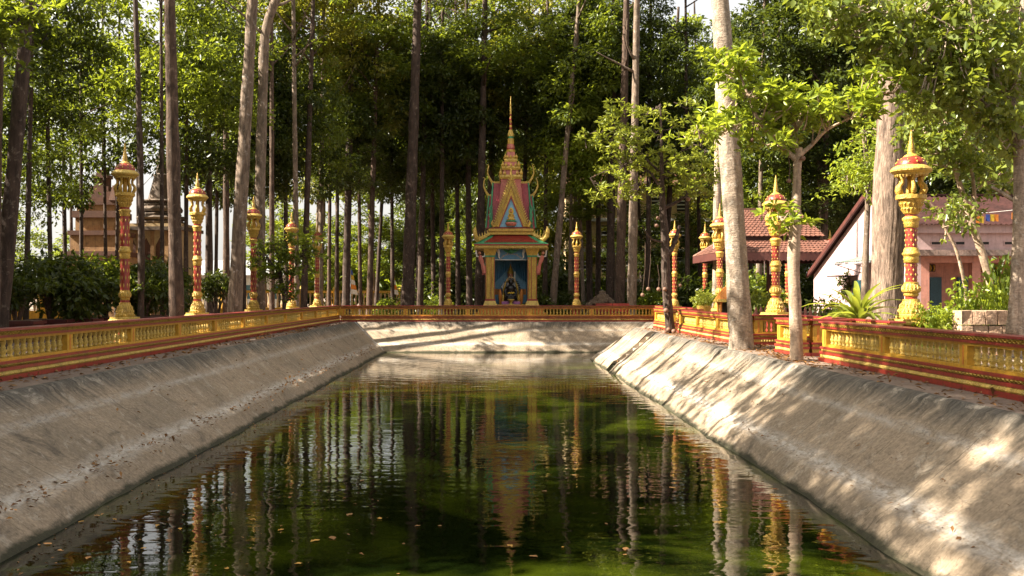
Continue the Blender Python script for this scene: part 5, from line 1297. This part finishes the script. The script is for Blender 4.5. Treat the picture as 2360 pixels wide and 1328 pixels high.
# bright leaved tree with a ringed thin trunk on the right bank
Y1 = 24.5
px_tree('tree', 'bright green tree with a thin ringed trunk on the right bank', (X_at(1836, Y1), Y1),
        [[(1836, 842, Y1, .20), (1836, 820, Y1, .165), (1833, 720, Y1, .15), (1829, 620, Y1, .14), (1832, 520, Y1, .155), (1836, 440, Y1, .10), (1838, 370, Y1, .10), (1842, 340, Y1, .085)],
         [(1838, 372, Y1, .08), (1790, 325, Y1, .05), (1750, 280, Y1 - .2, .045), (1722, 215, Y1 - .3, .03), (1698, 150, Y1 - .3, .015)],
         [(1840, 360, Y1, .07), (1870, 335, Y1 + .1, .05), (1905, 300, Y1 + .3, .035), (1960, 270, Y1 + .4, .025), (2040, 215, Y1 + .5, .012)],
         [(1750, 282, Y1 - .2, .035), (1690, 290, Y1 - .4, .025), (1610, 298, Y1 - .6, .012)],
         [(1838, 350, Y1, .05), (1835, 300, Y1 + .5, .035), (1850, 250, Y1 + .9, .015)],
         [(1832, 530, Y1, .07), (1815, 505, Y1 - .1, .04), (1795, 500, Y1 - .15, .02)]],
        scatter(1, [(1650, 125, 1740, 190, 20), (1700, 180, 1800, 235, 18), (1570, 280, 1660, 318, 14), (1650, 255, 1760, 310, 18), (1760, 215, 1900, 290, 34), (1880, 210, 2010, 270, 26), (1980, 165, 2080, 235, 16), (1790, 300, 1830, 350, 6), (1775, 488, 1850, 535, 11), (1745, 300, 1770, 335, 3)]),
        'leaf_bright', 'bark_ring', 13, .22, 301, .7, True, .17, .38,
        fruits=[(1733, 323, 245, Y1 - .3, .055), (1818, 417, 355, Y1 - .1, .06), (1850, 365, None, Y1 - .15, .07)], sub=2)
# dark stemmed fruit tree beside the steps
Y2 = 41.8
px_tree('fruit_tree', 'dark stemmed tree with hanging round fruits beside the stone steps', (X_at(1546, Y2), Y2),
        [[(1546, 772, Y2, .24), (1543, 745, Y2, .20), (1538, 690, Y2, .19), (1534, 620, Y2, .19), (1532, 540, Y2, .17), (1527, 470, Y2, .13), (1525, 400, Y2, .09), (1524, 300, Y2, .05), (1522, 240, Y2, .03)],
         [(1540, 590, Y2, .11), (1556, 555, Y2, .09), (1566, 520, Y2, .07)],
         [(1530, 480, Y2, .09), (1570, 460, Y2 + .2, .06), (1605, 430, Y2 + .3, .03), (1640, 420, Y2 + .4, .015)],
         [(1526, 440, Y2, .07), (1490, 390, Y2 - .3, .05), (1440, 380, Y2 - .5, .03), (1360, 410, Y2 - .8, .012)],
         [(1525, 400, Y2, .06), (1470, 350, Y2 + .3, .04), (1420, 300, Y2 + .4, .02)],
         [(1525, 380, Y2, .05), (1570, 350, Y2 + .4, .03), (1620, 330, Y2 + .5, .015)],
         [(1535, 560, Y2, .06), (1500, 550, Y2 - .3, .04), (1480, 520, Y2 - .4, .02)]],
        scatter(2, [(1340, 300, 1480, 400, 44), (1400, 240, 1520, 320, 34), (1440, 320, 1560, 440, 26), (1540, 340, 1650, 430, 40), (1540, 230, 1640, 340, 14), (1380, 390, 1470, 460, 16), (1560, 420, 1640, 450, 10)]),
        'leaf_fern', 'bark_dark', 15, .21, 302, 1.2, True, .26, .36,
        fruits=[(1481, 680, 560, Y2 - .3, .085), (1494, 666, 545, Y2 - .35, .085), (1518, 667, 610, Y2 - .3, .09), (1532, 667, 600, Y2 - .25, .1), (1567, 658, 640, Y2 - .1, .08), (1516, 503, None, Y2 - .3, .09), (1513, 520, None, Y2 - .3, .09),
                (1586, 459, None, Y2 + .1, .1), (1535, 716, 680, Y2 - .3, .11), (1541, 760, 700, Y2 - .25, .1), (1532, 768, None, Y2 - .4, .13), (1553, 764, None, Y2 - .3, .11)], sub=2)
# low leafy tree at the far end of the left bank
Y3 = 45.0
px_tree('tree', 'low dark green leafy tree in front of the twin pale trunks', (X_at(648, Y3), Y3),
        [[(652, 765, Y3, .10), (655, 700, Y3, .08), (648, 640, Y3, .07), (640, 580, Y3, .05)], [(652, 680, Y3, .06), (672, 640, Y3, .05), (690, 590, Y3, .03)], [(648, 640, Y3, .05), (615, 590, Y3 - .4, .03)]],
        scatter(3, [(570, 560, 660, 620, 30), (640, 540, 740, 630, 34), (590, 620, 690, 660, 12), (630, 660, 680, 690, 8)]), 'leaf_mid', 'bark_dark', 15, .2, 303, .5, True, .2, .42)
# twin trunk at the right edge with big leaved foliage
Y4 = 25.5
px_tree('tree', 'pale forked trunk with large glossy leaves at the right edge of the picture', (X_at(2340, Y4), Y4),
        [[(2340, 830, Y4, .27), (2341, 760, Y4, .21), (2346, 640, Y4, .18), (2350, 480, Y4, .16), (2348, 330, Y4, .15), (2340, 240, Y4, .13), (2350, 150, Y4, .10), (2358, 20, Y4, .08), (2362, -120, Y4, .05)],
         [(2332, 770, Y4 - .1, .17), (2336, 700, Y4 - .1, .12), (2342, 600, Y4 - .05, .10)],
         [(2342, 250, Y4, .09), (2310, 215, Y4 - .2, .075), (2285, 140, Y4 - .4, .06), (2255, 80, Y4 - .6, .05), (2230, -20, Y4 - .7, .03)],
         [(2255, 82, Y4 - .6, .04), (2190, 60, Y4 - .8, .03), (2120, 20, Y4 - .8, .02)],
         [(2335, 300, Y4, .06), (2280, 250, Y4 + .3, .045), (2210, 180, Y4 + .5, .03), (2150, 150, Y4 + .6, .015)],
         [(2350, 470, Y4, .06), (2310, 445, Y4 + .2, .05), (2285, 430, Y4 + .3, .03)]],
        scatter(4, [(1880, 0, 2110, 90, 58), (2030, 20, 2200, 150, 60), (1960, 60, 2080, 140, 20), (2160, 20, 2370, 200, 110), (2080, 120, 2260, 260, 46), (2240, 200, 2370, 340, 40), (2110, -40, 2370, 20, 40), (1850, -40, 2000, 20, 24)]),
        'leaf_glossy', 'bark_pale', 13, .21, 304, 1.6, False, .26, .6)
# leaning stems between lamp post and right edge
Y5 = 30.0
px_tree('tree', 'pale stem leaning left with a fork beside the house front', (X_at(2300, Y5), Y5),
        [[(2310, 790, Y5, .17), (2292, 690, Y5, .13), (2268, 600, Y5, .12), (2245, 530, Y5, .11), (2225, 470, Y5, .09), (2196, 370, Y5, .07), (2168, 270, Y5, .05), (2150, 220, Y5, .03)],
         [(2243, 525, Y5, .06), (2245, 440, Y5 - .1, .055), (2228, 310, Y5 - .1, .045), (2220, 200, Y5, .03)], [(2225, 470, Y5, .03), (2205, 500, Y5, .02), (2195, 510, Y5 - .1, .01)]],
        scatter(5, [(2090, 230, 2200, 330, 52), (2180, 260, 2300, 400, 40), (2130, 330, 2200, 400, 14), (2180, 460, 2240, 515, 14), (2260, 380, 2340, 440, 14)]), 'leaf_glossy', 'bark_ring', 14, .2, 305, 1.3, False, .24, .55)
px_tree('tree', 'thin bare pale stem arching left behind the nearest right lamp post', (X_at(2230, 31), 31),
        [[(2232, 800, 31, .07), (2228, 700, 31, .06), (2222, 650, 31, .055), (2205, 580, 31, .05), (2180, 530, 31, .045), (2165, 500, 31, .04), (2150, 475, 31, .03), (2124, 458, 31, .02)], [(2172, 525, 31, .02), (2190, 520, 30.9, .015), (2212, 518, 30.9, .008)]],
        [(2135, 462), (2150, 500), (2175, 553), (2208, 517)], 'leaf_bright', 'bark_ring', 6, .15, 306, .1, False, .1, .5)
# light tree filling the gap above the house, left of the ridged trunk
px_tree('tree', 'light green spreading tree behind the ridged trunk', (X_at(1985, 36), 36),
        [[(1990, 780, 36, .14), (1995, 600, 36, .12), (2000, 420, 36, .1), (1990, 300, 36, .07)], [(2000, 440, 36, .05), (1960, 400, 36, .03)], [(1996, 400, 36, .05), (2060, 360, 36.4, .03)]],
        scatter(6, [(1930, 360, 2020, 430, 26), (1950, 290, 2080, 380, 24), (1930, 400, 2000, 450, 8)]), 'leaf_bright', 'bark_grey', 15, .18, 307, 1.2, False, .28, .45)

# --- crown corner at the top left of the picture
px_tree('tree', 'slim tree whose bright leaves hang into the top left corner', (-13.4, 22.0),
        [[(-260, 880, 22, .14), (-230, 400, 22, .11), (-160, 100, 22, .07), (-60, -40, 22, .04)], [(-160, 110, 22, .05), (-40, 60, 22, .03), (60, 40, 22.3, .015)]],
        scatter(8, [(-40, -40, 110, 60, 34), (-40, 40, 70, 130, 16)]), 'leaf_mid', 'bark_dark', 15, .2, 308, .8, True, .2, .34)

# ------------------------------------------------------------------ plants in the beds
def strap_plant(label, x, y, n, L, seed, mat, z0=0.0, w=.07, name='crinum_plant'):
    t = thing(name, label, 'plant', (x, y, 0)); rg = random.Random(seed)
    MB().lathe([(.10, 0), (.085, .3), (.07, z0 + .05)], 8).build('stem', 'leaf_fern' if False else 'bark_brown', t, True)
    for k in range(n):
        a = k * 2.4 + rg.uniform(-.3, .3); el = R(rg.uniform(35, 80)); l = L * rg.uniform(.7, 1.15); V = []; N = 7
        d = Vector((math.cos(a), math.sin(a), 0)); sd = Vector((-math.sin(a), math.cos(a), 0)); p = Vector((0, 0, z0)); e = el
        for q in range(N + 1):
            u = q / N; ww = w * (math.sin(math.pi * min(.96, .12 + u * .86))) ** .7
            V += [p + sd * ww + Vector((0, 0, ww * .4)), p, p - sd * ww + Vector((0, 0, ww * .4))]
            p = p + (d * math.cos(e) + Vector((0, 0, math.sin(e)))) * (l / N); e -= R(rg.uniform(6, 15))
        F = np.array([f for q in range(N) for f in ((3 * q, 3 * q + 1, 3 * q + 4, 3 * q + 3), (3 * q + 1, 3 * q + 2, 3 * q + 5, 3 * q + 4))])
        o = inst('leaf', np_mesh('leaf', np.array([tuple(v) for v in V]), F, mat, np.full(len(V), rg.uniform(.2, 1))), t)
    return t
strap_plant('yellow green rosette of long strap leaves left of the ridged trunk', X_at(1978, 27.3), 27.3, 34, 1.5, 1, 'leaf_fern', .8, .085)
strap_plant('dark green broad strap leaved plant right of the nearest right lamp post', X_at(2168, 29), 29, 22, 1.3, 2, 'leaf_mid', .5, .11)
strap_plant('small bright strap leaved plant in front of the laterite blocks', X_at(2190, 26.2), 26.2, 16, .8, 3, 'leaf_fern', .3, .06)
shrub(X_at(2148, 27.0), 27.0, .62, 'bushbright', 'fine leaved bright bush beside the nearest right lamp post', None, .75)
shrub(X_at(2245, 28.6), 28.6, .8, 'bushbright', 'tall fine leaved bush between the arching stem and the leaning stem', None, 1.25)
shrub(X_at(1935, 30.5), 30.5, .55, 'bushbright', 'pale low bush left of the strap leaved rosette', None, .7)
shrub(X_at(2325, 29.5), 29.5, .8, 'bushmid', 'leafy bush beside the white box', None, 2.1)
shrub(X_at(1750, 42.5), 42.5, .85, 'bushmid', 'round green bush under the pavilion eave', None, .95)
shrub(X_at(1905, 37), 37, .7, 'bush0', 'dark tuft of plants by the house gable', None, .8)
ub = thing('urn_fern', 'yellow green fern in a gold urn beside the balustrade', 'potted plant', (X_at(1623, 45), 45, 0))
MB().lathe([(.22, 0), (.26, .2), (.18, .5), (.3, .9), (.34, 1.1), (.3, 1.12)], 14).build('urn', 'gold_pale', ub, True)
rn = np.random.default_rng(4); cen = rn.normal(size=(26, 3)) * np.array([.3, .3, .14]) + np.array([0, 0, 1.45]); V, F, tt = leaves(rn, cen, np.full(26, .2), 40, .12); inst('fronds', np_mesh('fronds', V, F, 'leaf_fern', tt), ub)
hp = thing('hanging_plant', 'spindly dark plant hanging on the white gable wall', 'hanging plant', (X_at(1905, 45.2) , 45.2, 0))
rn = np.random.default_rng(5); gx = 16.1 - hp.location.x; cen = rn.normal(size=(20, 3)) * np.array([.08, .35, .35]) + np.array([gx, 0, 2.1]); V, F, tt = leaves(rn, cen, np.full(20, .14), 22, .14); inst('fronds', np_mesh('fronds', V, F, 'leaf_dark', tt), hp)
MB().lathe([(.12, 0), (.17, .2), (.16, .22)], 10, (gx - .05, .1, 1.65)).build('pot', 'dark', hp, True)

# --- potted clipped shrubs in maroon planters on the left
POT = (('leftmost shrub in a maroon planter on the left bank', 40, 34, .9), ('shrub in a maroon planter behind the leaning trunk', 118, 36, 1.15), ('dense shrub in a maroon planter left of the nearest lamp post', 178, 37, 1.2),
       ('shrub in a maroon planter directly left of the nearest left lamp post', 240, 39, 1.25), ('clipped shrub in a maroon planter right of the nearest left lamp post', 335, 40, 1.15), ('clipped shrub in a maroon planter behind the straight brown trunk', 382, 43, 1.1),
       ('small shrub in a planter right of the second left lamp post', 500, 47, .7))
for k, (lab, px, Y, s) in enumerate(POT):
    x = X_at(px, Y); t = thing('potted_shrub', lab, 'potted shrub', (x, Y, 0), 0, 'potted shrubs on the left bank'); rg = random.Random(900 + k)
    MB().add([(-.6, -.35, 0), (.6, -.35, 0), (.6, .35, 0), (-.6, .35, 0), (-.72, -.45, .62), (.72, -.45, .62), (.72, .45, .62), (-.72, .45, .62)], [(0, 1, 5, 4), (1, 2, 6, 5), (2, 3, 7, 6), (3, 0, 4, 7), (0, 3, 2, 1)]).build('planter', 'planter', t)
    MB().box(-.78, .78, -.51, .51, .62, .72).build('planter_rim', 'planter', t); MB().box(-.66, .66, -.4, .4, .722, .74).build('soil', 'soil', t)
    mb = MB()
    for q in range(6):
        a = rg.uniform(0, 6.28); l = rg.uniform(.5, .9) * s
        mb.tube([(.08 * math.cos(a), .08 * math.sin(a), .7), (.2 * math.cos(a), .15 * math.sin(a), 1.2), (l * .6 * math.cos(a), l * .5 * math.sin(a), 1.7 + .3 * s)], [.05, .04, .02], 6)
    mb.build('stem', 'bark_brown', t); inst('crown', CROWN[('bush0', 'bush1', 'bush2', 'bushmid')[k % 4]], t, (0, 0, 2.15), rg.uniform(0, 6), (s, s * .9, s * .85))
rg = random.Random(21)

# ------------------------------------------------------------------ fallen leaves
def leaf_mesh(seed, L, mat):
    rg = random.Random(seed); n = 5; V = [(0, 0, 0)]
    for q in range(1, n): u = q / n; w = L * .32 * math.sin(math.pi * u); V += [(u * L, w, .012 + .02 * rg.random()), (u * L, 0, .004 + .01 * rg.random()), (u * L, -w, .012 + .02 * rg.random())]
    V.append((L, 0, .02)); F = [(0, 2, 1), (0, 3, 2)]
    for q in range(n - 2): b = 1 + 3 * q; F += [(b, b + 1, b + 4, b + 3), (b + 1, b + 2, b + 5, b + 4)]
    b = 1 + 3 * (n - 2); F += [(b, b + 1, len(V) - 1), (b + 1, b + 2, len(V) - 1)]
    me = bpy.data.meshes.new('leaf'); me.from_pydata(V, [], F); me.materials.append(M[mat])
    a = me.color_attributes.new('tint', 'FLOAT_COLOR', 'POINT'); tv = rg.uniform(.2, 1)
    for d_ in a.data: d_.color = (tv, tv, tv, 1)
    return me
FL = [leaf_mesh(k, .15 + .03 * k, ('leaf_yellow', 'leaf_dry', 'leaf_yellow', 'leaf_dry')[k]) for k in range(4)]
rg = random.Random(55)
spots = [(1056, 1085), (870, 1195), (715, 1250), (560, 880), (770, 1245), (1300, 1262), (1446, 1280), (1010, 1212), (955, 1215), (800, 1190), (830, 1110), (640, 1225), (1180, 1262), (1240, 1285), (1400, 1210), (1450, 1180), (1250, 1132),
         (268, 1200), (360, 1215), (415, 1222), (340, 1265), (120, 1255), (180, 1205), (230, 1190), (440, 1285), (520, 1310), (700, 1300), (300, 1300), (390, 1250), (200, 1290), (280, 1268), (590, 1200), (480, 1215), (1600, 1075), (1440, 1270)]
for px, py in spots:
    Y = (EYE - ZW) * FPX / (py - VPY); x = X_at(px, Y)
    o = inst('floating_leaf', rg.choice(FL), None, (x, Y, ZW + .006), rg.uniform(0, 6.28), rg.uniform(.35, .7)); tag(o, 'dry yellow brown leaf floating on the dark pond water', 'leaf', 'leaves floating on the pond')
def litter(name, label, seed, pts, size, mat, tilt=0.0):
    rn = np.random.default_rng(seed); n = len(pts); pts = np.array(pts)
    d = rn.normal(size=(n, 3)); d[:, 2] *= .25; 
    if tilt: d[:, 2] -= tilt * np.abs(d[:, 0]) * np.sign(d[:, 0]) * np.sign(pts[:, 0]) * -1
    d /= np.linalg.norm(d, axis=1)[:, None]; s = np.cross(d, np.array([0, 0, 1.0])); s /= np.linalg.norm(s, axis=1)[:, None]
    L = size * rn.uniform(.4, 1.4, (n, 1)); V = np.empty((n, 4, 3)); up = np.array([0, 0, 1.0])
    V[:, 0] = pts; V[:, 1] = pts + d * L * .5 + s * L * .24 + up * L * rn.uniform(.05, .35, (n, 1)); V[:, 2] = pts + d * L + up * L * .1; V[:, 3] = pts + d * L * .5 - s * L * .24 + up * L * rn.uniform(.02, .3, (n, 1))
    i = np.arange(n)[:, None] * 4; F = np.concatenate([i + np.array([0, 1, 2]), i + np.array([0, 2, 3])])
    o = bpy.data.objects.new(name, np_mesh(name, V.reshape(-1, 3), F, mat, np.repeat(rn.random(n), 4))); C.objects.link(o); o['kind'] = 'stuff'; o['label'] = label; o['category'] = 'leaf litter'
rn = np.random.default_rng(70)
def clump(n, x0, x1, y0, y1, k):
    out = []
    for q in range(k):
        cx, cy = rn.uniform(x0, x1), rn.uniform(y0, y1)
        for j in range(n // k): out.append((np.clip(cx + rn.normal() * .25, x0, x1), cy + rn.normal() * .6, .012))
    return out
litter('fallen_leaves', 'brown dead leaves scattered along the left bank walk', 1, clump(900, -8.95, -8.15, 8, 58, 90), .13, 'leaf_dry')
litter('fallen_leaves', 'brown dead leaves drifted along the foot of the right balustrade', 2, clump(1100, 7.2, 7.93, 10, 48, 100) + clump(500, 7.3, 8.6, 24.2, 32, 20), .12, 'leaf_dry')
pr, pz = np.array([q[0] for q in PROF]), np.array([q[1] for q in PROF])
pl = []
for q in range(150):
    yc = rn.uniform(8, 56); sp_ = rn.uniform(.05, .9)
    for k in range(rn.integers(2, 12)):
        r = float(np.clip(1.62 + rn.normal() * .10, .2, 2.0)) if rn.random() < .8 else rn.uniform(.3, 2.0)
        pl.append((-8.1 + r, yc + rn.normal() * sp_, float(np.interp(r, pr, pz)) + .03))
litter('fallen_leaves', 'dead leaves caught on the joint of the left concrete bank', 3, pl, .10, 'leaf_dry')
pl = [(7.15 - PROF[j][0], rn.uniform(8, 45), PROF[j][1] + .03) for j in rn.choice([8, 9, 5, 6], 220)]
litter('fallen_leaves', 'few dead leaves caught on the right concrete bank', 4, pl, .08, 'leaf_dry')
pl = [(-6.02 + abs(rn.normal()) * .25, rn.uniform(9, 50), ZW + .005) for k in range(260)] + [(rn.uniform(-6, -1) , rn.uniform(11.6, 17), ZW + .005) for k in range(90)]
litter('pond_scum', 'small leaf bits floating along the left water edge', 5, pl, .06, 'leaf_dry')
litter('fallen_leaves', 'leaf litter on the ground behind the balustrades', 6, [(rn.uniform(-20, -9.6), rn.uniform(20, 80), .012) for k in range(1500)] + [(rn.uniform(10.4, 22), rn.uniform(20, 60), .012) for k in range(1200)] + [(rn.uniform(-10, 20), rn.uniform(61, 90), .012) for k in range(2000)], .16, 'leaf_dry')
